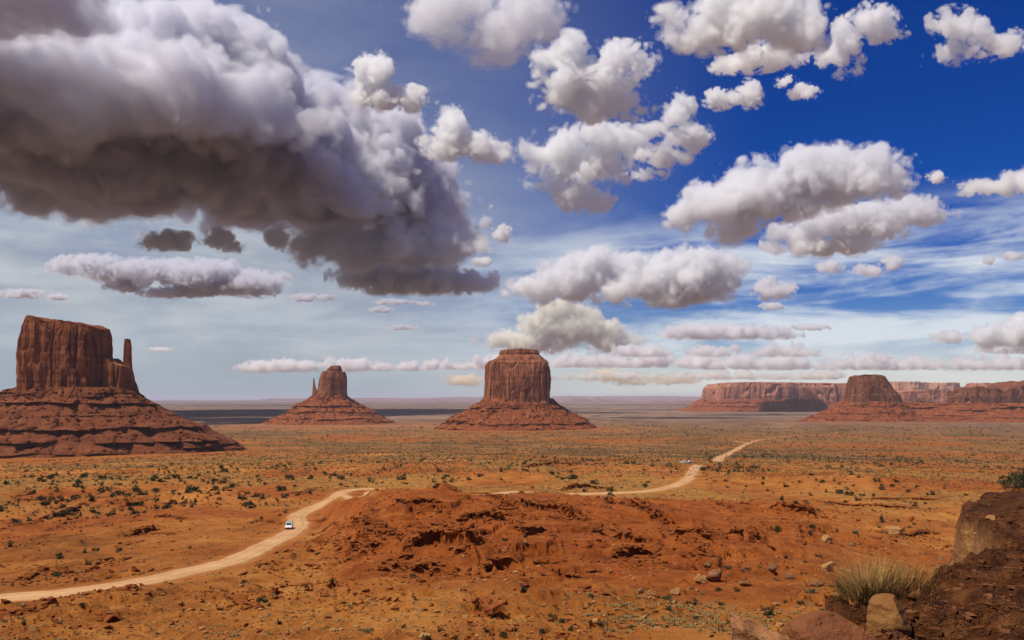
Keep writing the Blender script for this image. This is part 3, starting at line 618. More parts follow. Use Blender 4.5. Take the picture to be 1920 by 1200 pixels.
def cloud(label, lobes, base, seed=1, amp=1.0, cell=None, dens=14., deep=.85, col=(.985, .988, 1.0), D=None, ns=1.0, name='cloud', flat=1.0, g=.35, halo=.17):
    L = np.array([tuple(l)+(0,)*(5-len(l)) for l in lobes], float)
    bt_ = base if isinstance(base, (list, tuple)) else [(0, base), (1, base)]
    vb = max(v for _, v in bt_); D = D or CLOUD_ALT*F/(HV-vb)
    size = float(np.clip(np.median(np.minimum(L[:, 2], L[:, 3]))/40, .14, 2.0)); amp *= size; cell = cell or float(np.clip(3.0*size, 1.3, 4.0)); nl = 62*size*ns
    rd = deep*np.sqrt(L[:, 2]*L[:, 3]); mg = 34*size+6
    u = np.arange((L[:, 0]-L[:, 2]).min()-mg, (L[:, 0]+L[:, 2]).max()+mg, cell)
    v = np.arange((L[:, 1]-L[:, 3]).min()-mg, min((L[:, 1]+L[:, 3]).max(), vb)+mg, cell)
    w = np.arange((L[:, 4]-rd).min()-mg, (L[:, 4]+rd).max()+mg, cell*1.35)
    f = np.full((len(u), len(v), len(w)), -9, np.float32)
    for (a, b_, ra, rb_, d_), r in zip(L, rd):
        i0, i1 = np.searchsorted(u, (a-2.3*ra, a+2.3*ra)); j0, j1 = np.searchsorted(v, (b_-2.3*rb_, b_+2.3*rb_)); k0, k1 = np.searchsorted(w, (d_-1.7*r, d_+2.3*r))
        q = np.sqrt(((u[i0:i1]-a)/ra)[:, None, None]**2+((v[j0:j1]-b_)/rb_)[None, :, None]**2+((w[k0:k1]-d_)/r)[None, None]**2)
        s_ = f[i0:i1, j0:j1, k0:k1]; np.maximum(s_, ((1-q)*min(ra, rb_)/40).astype(np.float32), out=s_)
    n = np.minimum(billow(f.shape, (cell, cell, cell*1.35), nl, cell*1.3, seed), 1.7)
    bl = np.interp(u, [p[0] for p in bt_], [p[1] for p in bt_])
    n = n*sm(-1.0, -.25, f/size).astype(np.float32)
    f = f+.42*amp*n-.05*size
    f = np.minimum(f, flat*((bl[:, None]-v[None])/40)[:, :, None]+.17*amp*n)
    c = np.array(spot(L[:, 0].mean(), vb, D))
    def shell(nm, f, dens, parent=None):
        cl = (.97, .975, 1.0) if parent is None and col[0] < .93 else col
        f = f.copy(); f[0] = f[-1] = -1; f[:, 0] = f[:, -1] = -1; f[:, :, 0] = f[:, :, -1] = -1
        if not (f > 0).any(): return None
        P_, Qf = surface_nets(f)
        P_ = P_*np.array([cell, cell, cell*1.35])+np.array([u[0], v[0], w[0]])
        y = D+P_[:, 2]*D/F
        V = np.stack([(P_[:, 0]-960)/F*y, y, CZ+(HV-P_[:, 1])/F*y], 1)
        m = bpy.data.materials.new('cloud_droplets'); m.use_nodes = True; t = m.node_tree; t.nodes.clear()
        out = t.nodes.new('ShaderNodeOutputMaterial'); vs = t.nodes.new('ShaderNodeVolumePrincipled'); vs.inputs['Absorption Color'].default_value = (0, 0, 0, 1)
        vs.inputs['Color'].default_value = tuple(cl)+(1,); vs.inputs['Density'].default_value = 1/(dens*D/F); vs.inputs['Anisotropy'].default_value = g
        t.links.new(vs.outputs[0], out.inputs['Volume'])
        return link(nm, mesh_np(nm, V-c, Qf), m, parent)
    o = shell(name, f+halo*size, dens*3.8)
    o.location = c; o['label'] = label; o['category'] = 'cloud'
    shell('dense_core', f-halo*.45*size, dens, o)
    return o
t0 = time.time()
GREY = (.955, .958, .985); SHADE = (.975, .975, .992)  # greyer droplets: shade on the clouds put into their colour
def storm():
    A_ = CLOUD_ALT; c = 15.0; nn = 1.0
    def gp(u, v): y = A_*F/(HV-v); return ((u-960)/F*y, y)
    poly = np.array([gp(-420, 385), gp(-120, 384), (0, 0), gp(110, 398), gp(250, 416), gp(370, 430), gp(470, 440), gp(560, 441), gp(700, 436), gp(820, 445), gp(880, 440), gp(884, 425), gp(840, 396), gp(765, 362),
                     gp(690, 345), gp(628, 312), gp(548, 262), gp(455, 208), gp(370, 160), gp(285, 108), gp(190, 40), gp(60, -60), gp(-300, -200), (-3300, 2100)])
    poly[2] = gp(0, 384)
    x = np.arange(poly[:, 0].min()-300, poly[:, 0].max()+400, c); x = x[x > -4600]; y = np.arange(poly[:, 1].min()-300, poly[:, 1].max()+400, c); z = np.arange(-260, 900, c)
    X2, Y2 = np.meshgrid(x, y, indexing='ij'); P2 = np.vstack([poly, poly[:1]])
    dist, _, _, _, _ = seg_dist(X2, Y2, P2); ins = np.zeros(X2.shape, bool)
    for a, b_ in zip(P2[:-1], P2[1:]):
        m_ = ((a[1] > Y2) != (b_[1] > Y2)) & (X2 < (b_[0]-a[0])*(Y2-a[1])/(b_[1]-a[1]+1e-9)+a[0]); ins ^= m_
    d = np.where(ins, dist, -dist)
    far = sm(2900, 4600, Y2)                       # thicker towards its far side
    top = (230+480*far)*np.clip(d/420, 0, 1)**.5+170*n2(X2/420, Y2/420, 260)*np.clip(d/200, 0, 1)+90*n2(X2/170, Y2/170, 261)
    for (u_, v_, rr_, hh_) in ((600, 318, 240, 330), (720, 362, 240, 250), (800, 395, 300, 260), (845, 415, 240, 200)):
        q = gp(u_, v_); top = np.maximum(top, hh_*np.clip(1.15-(np.hypot(X2-q[0], Y2-q[1])/rr_)**2, -.4, 1))
    bot = 95*n2(X2/620, Y2/520, 262)+60*n2(X2/260, Y2/260, 263)
    f = np.minimum(np.minimum((top[:, :, None]-z)/150, (z-bot[:, :, None])/150), d[:, :, None]/150).astype(np.float32)
    n = billow(f.shape, (c, c, c), 460, c*1.3, 3, .66)
    f = f+n*(.42+.30*sm(-50, 200, z)).astype(np.float32)[None, None]-.12
    def shell(nm, f, dens, parent=None):
        f = f.copy(); f[0] = f[-1] = -1; f[:, 0] = f[:, -1] = -1; f[:, :, 0] = f[:, :, -1] = -1
        P_, Qf = surface_nets(f); V = P_*c+np.array([x[0], y[0], z[0]+A_+CZ]); m = bpy.data.materials.new('shaded_storm_droplets'); m.use_nodes = True; t = m.node_tree; t.nodes.clear()
        out = t.nodes.new('ShaderNodeOutputMaterial'); vs = t.nodes.new('ShaderNodeVolumePrincipled'); vs.inputs['Absorption Color'].default_value = (0, 0, 0, 1); vs.inputs['Color'].default_value = (.935, .935, .96, 1) if parent is None else (.89, .89, .95, 1); vs.inputs['Density'].default_value = 1/dens; vs.inputs['Anisotropy'].default_value = .35  # droplets darkened and tinted: shade of the belly put into their colour
        t.links.new(vs.outputs[0], out.inputs['Volume']); loc0 = np.array([-1500., 3500., A_+CZ]); o = link(nm, mesh_np(nm, V-loc0, Qf), m, parent)
        if parent is None: o.location = loc0
        return o
    o = shell('cloud', f+.22, 260.0); o['label'] = 'huge dark grey storm cloud filling the upper left of the sky'; o['category'] = 'cloud'
    shell('dense_core', f-.05-2.5*(1-sm(1500, 2000, y)).astype(np.float32)[None, :, None], 60.0, o)
storm()
cloud('dark grey shelf of cloud tucked under the right end of the storm cloud', [(630, 468, 80, 30), (740, 462, 140, 42), (835, 455, 52, 48)], 500, 7, .8, 2.6, 16, 1.0, SHADE, D=5500)
cloud('ragged flat dark cloud hanging below the shelf of the storm cloud', [(690, 520, 62, 20), (780, 525, 110, 28), (860, 530, 60, 20), (912, 524, 22, 12)], 550, 11, 1.0, None, 10, 1.0, SHADE, D=5900)
cloud('long low grey cloud band above the large left butte', [(170, 497, 62, 15), (255, 510, 105, 22), (370, 515, 90, 26), (455, 530, 70, 24)], [(100, 505), (250, 535), (350, 545), (520, 556)], 13, .9, None, 8, 1.1, (.80, .805, .875))  # droplets greyed from here on: overcast shade put into their colour
cloud('thin grey cloud strip under the long band above the left butte', [(240, 535, 40, 11), (330, 548, 60, 10), (400, 542, 50, 12)], 558, 17, .9, None, 8, 1.1, (.80, .805, .875))
cloud('small flat dark cloud low at the left edge of the sky', [(40, 551, 36, 8)], 558, 19, .9, None, 5, 1.3, (.80, .805, .875))
cloud('tiny oval dark cloud right beside the small flat one at left', [(110, 557, 17, 6)], 562, 23, .8, None, 4, 1.3, (.80, .805, .875))
cloud('torn dark cloud scrap under the storm cloud, left of its twin', [(320, 452, 46, 18), (285, 460, 18, 8)], 470, 25, 1.1, None, 9, 1.1, SHADE, D=4900)
cloud('torn dark cloud scrap under the storm cloud, wider on its right foot', [(412, 448, 26, 20), (432, 462, 22, 10)], 472, 29, 1.1, None, 9, 1.1, SHADE, D=4900)
cloud('small wisp of dark cloud dangling from the middle of the storm base', [(522, 446, 20, 20)], 470, 31, 1.2, None, 9, 1.1, SHADE, D=4900)
cloud('faint grey cloud sliver right of the long low band', [(572, 558, 26, 7), (610, 558, 16, 6)], 565, 37, .9, None, 5, 1.2, (.80, .805, .875))
cloud('thin broken grey cloud streak above the small butte', [(735, 566, 30, 4.5), (790, 569, 18, 3.5)], 571, 41, 1.0, None, 3.5, 1.2, (.80, .805, .875))
cloud('tiny grey cloud just under the broken streak', [(714, 581, 18, 6)], 586, 43, .9, None, 4, 1.2, (.80, .805, .875))
cloud('lone grey cloud fleck midway between storm cloud and small butte', [(755, 614, 22, 5)], 618, 47, .9, None, 4, 1.2, (.80, .805, .875))
cloud('small round white puff alone right of the storm cloud', [(940, 437, 15, 15)], 452, 49, 1.1, None, 7, 1.0)
cloud('ragged grey puff at the right tip of the ragged flat cloud', [(903, 491, 14, 10)], 502, 53, 1.1, None, 6, 1.0, SHADE, D=4900)
cloud('bright white tufted cloud standing upper left of centre', [(700, 142, 36, 40), (715, 178, 48, 26), (768, 182, 34, 20)], 206, 59, 1.1, 2.2, 10, .9)
cloud('bright white peaked cloud above the right end of the storm cloud', [(846, 244, 32, 40), (872, 272, 62, 26), (925, 290, 34, 13), (830, 275, 40, 20)], 304, 61, 1.0, 2.2, 11, .9)
cloud('soft grey cloud cut by the top edge left of centre', [(850, 15, 100, 48), (930, 55, 95, 48), (1010, 30, 55, 60), (950, 95, 50, 20)], 118, 67, .8, 3.2, 34, .6, GREY)
cloud('puffy white cloud with a grey belly at upper centre', [(1060, 105, 52, 38), (1100, 150, 80, 40), (1172, 112, 52, 30, -20), (1055, 180, 45, 32), (1130, 200, 70, 24)], 232, 71, 1.2, 2.6, 14, .7)
cloud('lacy white cloud hanging to a point at upper centre', [(1055, 275, 55, 34), (1150, 258, 68, 34), (1100, 310, 70, 40), (1095, 360, 45, 30), (1040, 330, 40, 20)], 395, 73, 1.25, 2.6, 15, .65)
cloud('torn white cloud trailing down left from a ragged head', [(1272, 212, 28, 36), (1292, 255, 42, 30), (1245, 290, 42, 22), (1212, 322, 24, 10), (1225, 245, 25, 12)], 332, 79, 1.25, 2.2, 12, .7)
cloud('broad pale cloud cut by the top edge right of centre', [(1270, 45, 40, 26), (1340, 60, 90, 36), (1420, 25, 110, 58), (1500, 45, 58, 48)], 98, 83, .9, 2.8, 16, .7)
cloud('ragged white cloud fringe under the broad pale cloud at top', [(1385, 122, 45, 16), (1440, 105, 62, 24), (1350, 128, 18, 10)], 138, 89, 1.3, 2.0, 12, .8)
cloud('upright white cloud wisp right of the broad pale cloud', [(1585, 75, 28, 42), (1562, 108, 40, 15), (1590, 136, 20, 12), (1640, 40, 42, 34), (1660, 62, 32, 18)], 150, 97, 1.35, 2.0, 13, .7)
cloud('small white cloud shred on deep blue, leftmost of three', [(1350, 186, 28, 17)], 205, 101, 1.4, 1.5, 8, .8)
cloud('small white cloud shred on deep blue, middle of three', [(1406, 178, 20, 24)], 202, 103, 1.4, 1.5, 8, .8)
cloud('small white cloud shred on deep blue, rightmost of three', [(1475, 152, 18, 10), (1505, 172, 26, 14)], 192, 107, 1.4, 1.5, 8, .8)
cloud('wind torn white cloud in the top right corner', [(1795, 45, 48, 30), (1780, 92, 26, 24), (1870, 78, 72, 22), (1820, 100, 40, 10), (1762, 116, 20, 10)], 128, 109, 1.35, 2.4, 16, .6)
cloud('big white cumulus with a sloping grey base at right centre', [(1292, 408, 32, 22), (1350, 388, 66, 42), (1430, 360, 98, 56), (1540, 325, 88, 50), (1640, 325, 66, 42), (1375, 425, 58, 26), (1490, 385, 60, 30)],
      [(1250, 428), (1300, 432), (1375, 452), (1430, 440), (1490, 412), (1570, 385), (1650, 372), (1720, 380)], 113, .95, 2.6, 13, .95, (.968, .970, .992))
cloud('grey lower deck of cloud under the right end of the big cumulus', [(1500, 440, 55, 22), (1600, 415, 105, 36), (1700, 396, 66, 30), (1755, 400, 32, 14), (1550, 462, 95, 17)], [(1440, 480), (1600, 478), (1700, 445), (1790, 412)], 127, .95, 2.6, 13, .9, GREY)
cloud('wide white topped cumulus bank floating above the central butte', [(1005, 545, 40, 22), (1080, 522, 70, 40), (1150, 505, 58, 34), (1240, 530, 120, 36), (1325, 510, 66, 42), (1280, 500, 45, 32), (1370, 520, 28, 22)], 571, 131, .95, 2.4, 11, .95, (.970, .972, .992))
cloud('small grey cloud right of the wide cumulus bank', [(1452, 545, 36, 15), (1440, 532, 16, 12)], 562, 137, 1.1, None, 8, 1.0, GREY)
cloud('tiny grey cloud below the small one right of the bank', [(1448, 574, 20, 7)], 580, 139, 1.0, None, 5, 1.0, GREY)
cloud('faint small puff under the grey lower deck', [(1556, 500, 24, 10)], 510, 149, 1.1, None, 8, 1.0, GREY)
cloud('faint round puff under the right tip of the big cumulus', [(1678, 491, 20, 14), (1630, 507, 22, 12)], 515, 151, 1.1, None, 9, 1.0, GREY)
cloud('little white puff beyond the right end of the big cumulus', [(1756, 333, 16, 11)], 345, 157, 1.1, None, 7, 1.0)
cloud('pale long cloud at the right edge of the sky', [(1860, 352, 55, 13), (1930, 338, 50, 22)], 368, 163, 1.0, None, 12, .9)
cloud('two tiny grey puffs low at the right edge', [(1853, 487, 11, 8), (1900, 480, 18, 8)], 495, 167, 1.0, None, 6, 1.0, GREY)
YEL = (1.0, .991, .945)  # yellowed droplets: warm sunlight on the cloud put into their colour
cloud('tall cream yellow cloud rising just behind the central butte', [(1058, 585, 50, 24), (1035, 612, 66, 30), (1088, 616, 62, 32), (1135, 636, 62, 22), (955, 641, 52, 15), (1005, 640, 80, 20), (1112, 598, 20, 20)], 664, 173, .75, 1.5, 9, .6, YEL, D=36000, g=-.5, halo=.2, flat=.7)
cloud('long flat grey cloud over the far mesa', [(1300, 622, 58, 14), (1375, 622, 90, 13), (1450, 626, 45, 8)], 634, 179, .9, None, 7, 1.0, GREY)
cloud('thin grey cloud dash right of the long flat one', [(1520, 614, 34, 5)], 619, 181, .9, None, 4, 1.0, GREY)
def puffs(u0, u1, vb, n, rv, seed, hgt=1.0, tilt=0.0):
    g = np.random.RandomState(seed); out = []; u = u0
    while u < u1:
        w = g.uniform(8, 34); r = rv*g.uniform(.5, 1.15)*hgt
        if g.rand() < .88: out.append((u+w/2, vb-r*.75+tilt*(u-u0), w*.85, r, g.uniform(-14, 14)))
        if g.rand() < .5: out.append((u+w*g.rand(), vb-r*1.2+tilt*(u-u0), w*.35, r*.75, g.uniform(-14, 14)))
        u += w*g.uniform(.55, 1.0)
    return out
HZ = (.978, .975, .985)
cloud('horizon cloud band behind the central butte', puffs(890, 1300, 688, 34, 15, 501), 688, 191, 1.1, 1.5, 9, .9, HZ, D=32000)
cloud('upper horizon cloud band right of the thunderhead', puffs(1150, 1560, 668, 34, 13, 502), 668, 192, 1.1, 1.5, 9, .9, HZ, D=27000)
cloud('horizon cloud band above the long mesa', puffs(1290, 1640, 692, 34, 16, 503), 692, 193, 1.1, 1.5, 9, .9, HZ, D=31000)
cloud('horizon cloud band above the cliffs at far right', puffs(1610, 1990, 692, 34, 14, 504), 692, 197, 1.1, 1.5, 9, .9, HZ, D=32000)
cloud('horizon cloud band between the small butte and the central butte', puffs(455, 900, 697, 34, 13, 505, 1.0, -.012), [(450, 698), (900, 692)], 199, 1.0, 1.4, 8, .9, HZ, D=33000)
cloud('thin lowest cloud layer above the long mesa', puffs(1040, 1560, 711, 20, 8, 506), 711, 203, 1.0, 1.3, 7, .9, (.985, .975, .95), D=48000)
cloud('pale peach cloud low right of the central butte', [(1140, 704, 46, 12), (1180, 712, 40, 9)], 724, 211, .9, 1.5, 9, .9, (1, .95, .86), D=60000)
cloud('small pale peach cloud low over the left end of the long mesa', [(1265, 711, 46, 10)], 724, 223, .9, 1.5, 9, .9, (1, .95, .86), D=60000)
cloud('pale peach cloud low left of the central butte', [(872, 712, 40, 10)], 724, 227, .9, 1.5, 9, .9, (1, .95, .86), D=60000)
cloud('small white cumulus low at the right edge', [(1795, 632, 30, 6), (1880, 630, 55, 22), (1930, 620, 60, 30)], 650, 229, .9, 1.6, 9, .9, D=30000)
cloud('flat white cloud strip under the cumulus at the right edge', [(1900, 658, 60, 5), (1850, 650, 24, 5)], 664, 233, .9, 1.4, 6, .9, D=31000)
cloud('thin flat white cloud low right of the thumb spire', [(300, 655, 22, 4)], 660, 239, .7, None, 5, 1.0)
print('clouds', round(time.time()-t0, 1))

# ------------------------------------------------------------------ boulders, stones
def boulder_mesh(seed, dims, cuts=9, rough=.06, sub=4, strata=0.0):
    bm = bmesh.new(); bmesh.ops.create_icosphere(bm, subdivisions=sub, radius=1.0)
    rng = np.random.RandomState(seed); P_ = np.array([v_.co[:] for v_ in bm.verts])
    for _ in range(cuts):
        nn = rng.randn(3); nn /= np.linalg.norm(nn); d = .55+.25*rng.rand(); e = P_@nn-d
        P_ = P_-np.clip(e, 0, None)[:, None]*nn
    P_ = P_*(1+rough*fb3(P_[:, 0]+seed, P_[:, 1], P_[:, 2], .7, 4, 200)[:, None])
    if strata: P_[:, :2] *= (1+strata*n2(P_[:, 2]*7+seed, P_[:, 2]*0, 201))[:, None]
    P_ = P_*np.array(dims)/2
    for v_, p in zip(bm.verts, P_): v_.co = p
    me = bpy.data.meshes.new('boulder'); bm.to_mesh(me); bm.free(); return me
def ground_at(u, v, r0=3.5):
    p = hit(height, u, v, r0, 6000, 3200)
    return None if p is None else np.array([p[0], p[1], float(height(p[:1], p[1:])[0])])
def rot(o, x=0, y=0, z=0): o.rotation_euler = (math.radians(x), math.radians(y), math.radians(z))
BOULDERS = [  # column, foot row, width px, height/width, depth/width, look, mat
    (1341, 1091, 40, .62, .8, 'squat dark boulder with a pale flat top on the right flats', 'boulder', 12),
    (1314, 1094, 26, .70, .8, 'pale grey boulder just left of the squat dark boulder', 'pale_rock', -25),
    (1329, 1064, 20, .70, .9, 'pointed grey boulder behind the squat dark boulder', 'boulder', 30),
    (1451, 1072, 26, .62, .9, 'split two toned boulder right of the squat dark boulder', 'boulder', 60),
    (1400, 1099, 25, .45, .8, 'low dark red boulder right of and below the squat dark boulder', 'boulder', 0),
    (1200, 1113, 20, .60, .9, 'dark brown boulder at the foot of the red hill', 'boulder', 15),
    (1556, 1072, 26, .85, .8, 'upright tan block with a dark left side behind the dry grass tuft', 'pale_rock', 10),
    (1681, 1003, 36, .55, .8, 'flat topped pale boulder with a dark hollow beneath on the right flats', 'pale_rock', -10),
    (1552, 1019, 26, .65, .7, 'leaning pale boulder on the right flats beyond the dry grass tuft', 'pale_rock', 35),
    (1601, 1024, 18, .45, .8, 'small dark hump of rock right of the leaning pale boulder', 'boulder', 0),
    (1268, 1115, 26, .50, .7, 'pale rough boulder beside the scrub at the foot of the hill', 'pale_rock', 40),
    (1222, 1117, 22, .55, .7, 'slanted pale slab left of the pale rough boulder', 'pale_rock', -35),
    (1483, 1086, 24, .45, .8, 'low brown rock between the split boulder and the tan block', 'boulder', 20),
    (1535, 1100, 30, .35, .7, 'flat brown rock ledge just left of the dry grass tuft', 'boulder', 5),
    (1456, 1136, 16, .45, .8, 'small whitish flat stone above the big layered slab', 'pale_rock', 0),
    (1120, 1170, 24, .45, .8, 'pale flat boulder in the scrub at the bottom centre', 'pale_rock', 10),
    (795, 1199, 26, .55, .8, 'rounded tan boulder cut by the bottom edge of the picture', 'pale_rock', 0),
    (1863, 974, 22, .42, .8, 'flat pale stone lying high on the dark bank at right', 'pale_rock', 10),
    (1830, 1002, 11, .40, .8, 'small pale stone below the flat one on the dark bank', 'pale_rock', -20),
    (1712, 1088, 13, .7, .8, 'small tan stone on the bank right of the dry grass tuft', 'pale_rock', 25)]
for i, (u, v, w, hr, dr, lab, mt, rz) in enumerate(BOULDERS):
    p = ground_at(u, v, 4.5)
    if p is None: continue
    s_ = w*p[1]/F; me = boulder_mesh(300+i, (s_, s_*dr, s_*hr*1.25), strata=.05 if mt == 'pale_rock' else .03)
    o = link('boulder', me, M[mt], label=lab, cat='boulder', loc=(p[0], p[1]+s_*dr*.3, p[2]+s_*hr*.30)); rot(o, 4*((i*7) % 5-2), 4*((i*3) % 5-2), rz)
# the tan boulder under the grass and the layered slab, both set in the bank
k = 7.1/F
o = link('boulder', boulder_mesh(418, (.42, .46, .50), 5, .04, 5, .02), M['tan_rock'], label='large smooth tan boulder set in the bank under the dry grass tuft', cat='boulder', loc=((1662-960)*k, 7.1, CZ+(HV-1166)*k)); rot(o, 0, 14, 8)
k = 6.0/F
def slab_mesh():
    n = 60; V = []; g = np.linspace(0, 1, n)
    X_, T_ = np.meshgrid(g, g, indexing='ij')          # along the slab, across it
    L_, Wd = .62, .46
    top = .30*(1-X_)**1.0+.012*n2(X_*9, T_*22, 220)+.02*n2(X_*3, T_*4, 221)+.014*np.floor(3*n2(X_*5+T_*4, T_*12, 222))/3
    edge = np.minimum(np.minimum(X_, 1-X_), np.minimum(T_, 1-T_))
    xo = X_*L_+.02*n2(T_*6, T_*0, 223)*(X_ < .1); yo = (T_-.5)*Wd*(1-.35*X_)+.02*n2(X_*7, T_*2, 224)
    z = np.where(edge <= 0, -.45, top); x = xo; y = yo
    V = np.stack([x, y, z], -1).reshape(-1, 3); i = np.arange(n-1)[:, None]*n; j = np.arange(n-1)[None]
    return mesh_np('slab', V, np.stack([i+j, i+n+j, i+n+j+1, i+j+1], -1).reshape(-1, 4))
o = link('rock_slab', slab_mesh(), M['slab'], label='wedge of layered pale rock jutting from the bank at the bottom edge', cat='rock', loc=((1372-960)*k, 6.0, CZ+(HV-1152)*k-.31)); rot(o, 0, 0, -12)
k = 6.6/F
o = link('rock_outcrop', boulder_mesh(431, (.75, .8, .46), 3, .04, 5), M['dark_rock'], label='smooth rounded red rock hump between the layered slab and the tan boulder', cat='rock', loc=((1565-960)*k, 6.7, CZ+(HV-1205)*k)); rot(o, 0, 8, 20)

rng = np.random.RandomState(5)
def scatter(n, a0, a1, r0, r1, seed):
    g = np.random.RandomState(seed); a = np.radians(a0+(a1-a0)*g.rand(n)); ir = 1/r1+(1/r0-1/r1)*g.rand(n); r = 1/ir
    return r*np.sin(a), r*np.cos(a), r
# broken cap slabs that overhang the ledges
cx_, cy_, ca_, ch_ = [], [], [], []
for li, (P, hgt) in enumerate(LEDGES):
    sg = np.concatenate([[0], np.cumsum(np.hypot(*np.diff(P, axis=0).T))]); S = np.arange(.06*sg[-1], .94*sg[-1], .38)
    if len(S) < 2: continue
    px = np.interp(S, sg, P[:, 0]); py = np.interp(S, sg, P[:, 1]); keep = (n2(px/6, py/6, 270) > (-.62 if li < 32 else -.1)) & (rng.rand(len(S)) < .85)
    px, py, S = px[keep], py[keep], S[keep]
    if len(S) < 2: continue
    i_ = np.clip(np.searchsorted(sg, S)-1, 0, len(P)-2); dr = P[i_+1]-P[i_]
    cx_.append(px+rng.randn(len(S))*.35); cy_.append(py+rng.randn(len(S))*.5); ca_.append(np.arctan2(dr[:, 1], dr[:, 0])+rng.randn(len(S))*.5); ch_.append(np.full(len(S), hgt))
cx_, cy_, ca_, ch_ = map(np.concatenate, (cx_, cy_, ca_, ch_)); n = len(cx_)
zz_ = np.maximum(height(cx_, cy_+.6), height(cx_, cy_+1.3))
hs_ = np.clip(ch_, .5, 2)*.11*(.4+rng.rand(n)); L_ = .16+.62*rng.rand(n)**1.8; W_ = .22+.36*rng.rand(n)
v = CUBE[None]*(1+.34*rng.randn(n, 8, 3)*.7)*np.stack([L_, W_, hs_], 1)[:, None]
x_ = v[..., 0]*np.cos(ca_)[:, None]-v[..., 1]*np.sin(ca_)[:, None]; y_ = v[..., 0]*np.sin(ca_)[:, None]+v[..., 1]*np.cos(ca_)[:, None]
V = (np.stack([x_, y_, v[..., 2]+x_*rng.randn(n)[:, None]*.15], -1)+np.stack([cx_, cy_-.1, zz_-hs_*.5], 1)[:, None]).reshape(-1, 3); Qf = (CUBEQ[None]+8*np.arange(n)[:, None, None]).reshape(-1, 4)
for li, (P, hgt) in enumerate(LEDGES[:32]):          # the beds themselves: continuous lips of hard rock with a recess below
    sg = np.concatenate([[0], np.cumsum(np.hypot(*np.diff(P, axis=0).T))]); S = np.arange(0, sg[-1], .28)
    px = np.interp(S, sg, P[:, 0]); py = np.interp(S, sg, P[:, 1]); tx = smooth1(np.gradient(px), 8); ty = smooth1(np.gradient(py), 8); L = np.hypot(tx, ty)+1e-9
    nx_, ny_ = -ty/L, tx/L; sg_ = np.sign(ny_+1e-9); nx_, ny_ = nx_*sg_, ny_*sg_                      # pointing away from the viewer
    o_ = .55*n2(S/2.3, S*0+li*3.1, 280)+.30*n2(S/.7, S*0+li*5.7, 281); en = sm(0, .16*sg[-1]+.5, np.minimum(S, sg[-1]-S))
    gap = sm(-.75, -.45, n2(S/3.5, S*0+li*1.9, 282)); en = en*gap
    zt = np.maximum(height(px+nx_*1.0, py+ny_*1.0), height(px+nx_*.3, py+ny_*.3)); zf = height(px-nx_*.9, py-ny_*.9); zt = smooth1(zt, 3)
    hh_ = np.maximum(zt-zf, .45*hgt*en); th_ = (.22+.16*n2(S/1.1, S*0+li, 283))*np.clip(hgt, .8, 2.2)*.5; zt = zt+.12*n2(S/.8, S*0+li*2.2, 284)-.5*(1-en)
    sec = [(.30, zf-.5), (.28, zf+.25*hh_), (.34, zt-th_*1.4), (-.32, zt-th_*1.1), (-.40, zt-th_*.35), (-.28, zt+.04), (.25, zt+.06), (1.3, zt-.35)]
    R_ = np.stack([np.stack([px+nx_*(a+o_*(1 if a < 1 else .3)), py+ny_*(a+o_*(1 if a < 1 else .3)), z_+0*px], 1) for a, z_ in sec], 1)
    nS, nC = R_.shape[:2]; ii_ = np.arange(nS-1)[:, None]*nC; jj_ = np.arange(nC-1)[None]; ok = (en[:-1] > .15)
    qd = np.stack([ii_+jj_, ii_+jj_+1, ii_+nC+jj_+1, ii_+nC+jj_], -1)[ok].reshape(-1, 4)
    Qf = np.concatenate([Qf, qd+len(V)]); V = np.concatenate([V, R_.reshape(-1, 3)])
link('ledge_rock', mesh_np('ledge_rock', V, Qf), M['stone'], kind='stuff')
# loose stones: along the ledges, over the rough ground, over the bank
C_ = []; S_ = []
for P, hgt in LEDGES:
    L = np.hypot(*np.diff(P, axis=0).T).sum(); n = int(L*3.2)
    t = rng.rand(n)*(len(P)-1); i = t.astype(int); f = (t-i)[:, None]; q = P[i]*(1-f)+P[i+1]*f
    off = rng.exponential(2.2, n)-.8; q = q+np.stack([rng.randn(n)*.8, -off], 1); C_.append(q); S_.append((.10+.42*rng.rand(n)**2.6*min(1, hgt/1.6))*np.clip(q[:, 1]/170, .5, 1.1))
x, y, r = scatter(26000, -34, 34, 45, 420, 6)
wz = height(x, y, True)[1]; keep = rng.rand(len(x)) < np.clip(.05+.75*wz['wild']*sm(0, .4, n2(x/14, y/14, 230)), 0, 1)*(1-wz['road'])
C_.append(np.stack([x, y], 1)[keep]); S_.append(((.03+.0009*r+.32*rng.rand(len(x))**7)*np.clip(r/130, .45, 1))[keep])
q = np.concatenate(C_); sz = np.concatenate(S_); hz, A2 = height(q[:, 0], q[:, 1], True); kp = A2['road'] < .1
q, sz, hz = q[kp], sz[kp], hz[kp]
V, Qf = rock_batch(np.column_stack([q, hz+sz*.15]), sz, rng)
link('loose_stones', mesh_np('loose_stones', V, Qf), M['stone'], kind='stuff')
x, y, r = scatter(16000, 8, 34, 3.6, 40, 8); bk = bankmask(x, y); kp = bk > .75
x, y, r = x[kp], y[kp], r[kp]; sz = (.004+.0006*r+.035*rng.rand(len(x))**7)*np.clip(.6+r/25, .6, 1.2)
V, Qf = rock_batch(np.column_stack([x, y, height(x, y)+sz*.2]), sz, rng, .55)
link('bank_gravel', mesh_np('bank_gravel', V, Qf), rock_mat('bank_stones', (.04, .014, .005), (.11, .038, .012), (.28, .12, .045), .03, False), kind='stuff')
x, y, r = scatter(5200, -33, 33, 60, 700, 9); kp = (height(x, y, True)[1]['road'] < .05) & (rng.rand(len(x)) < .5)
x, y, r = x[kp], y[kp], r[kp]; sz = .03+.0007*r+.14*rng.rand(len(x))**6
V, Qf = rock_batch(np.column_stack([x, y, height(x, y)+sz*.2]), sz, rng, .6)
link('pale_stones', mesh_np('pale_stones', V, Qf), M['pale_rock'], kind='stuff')

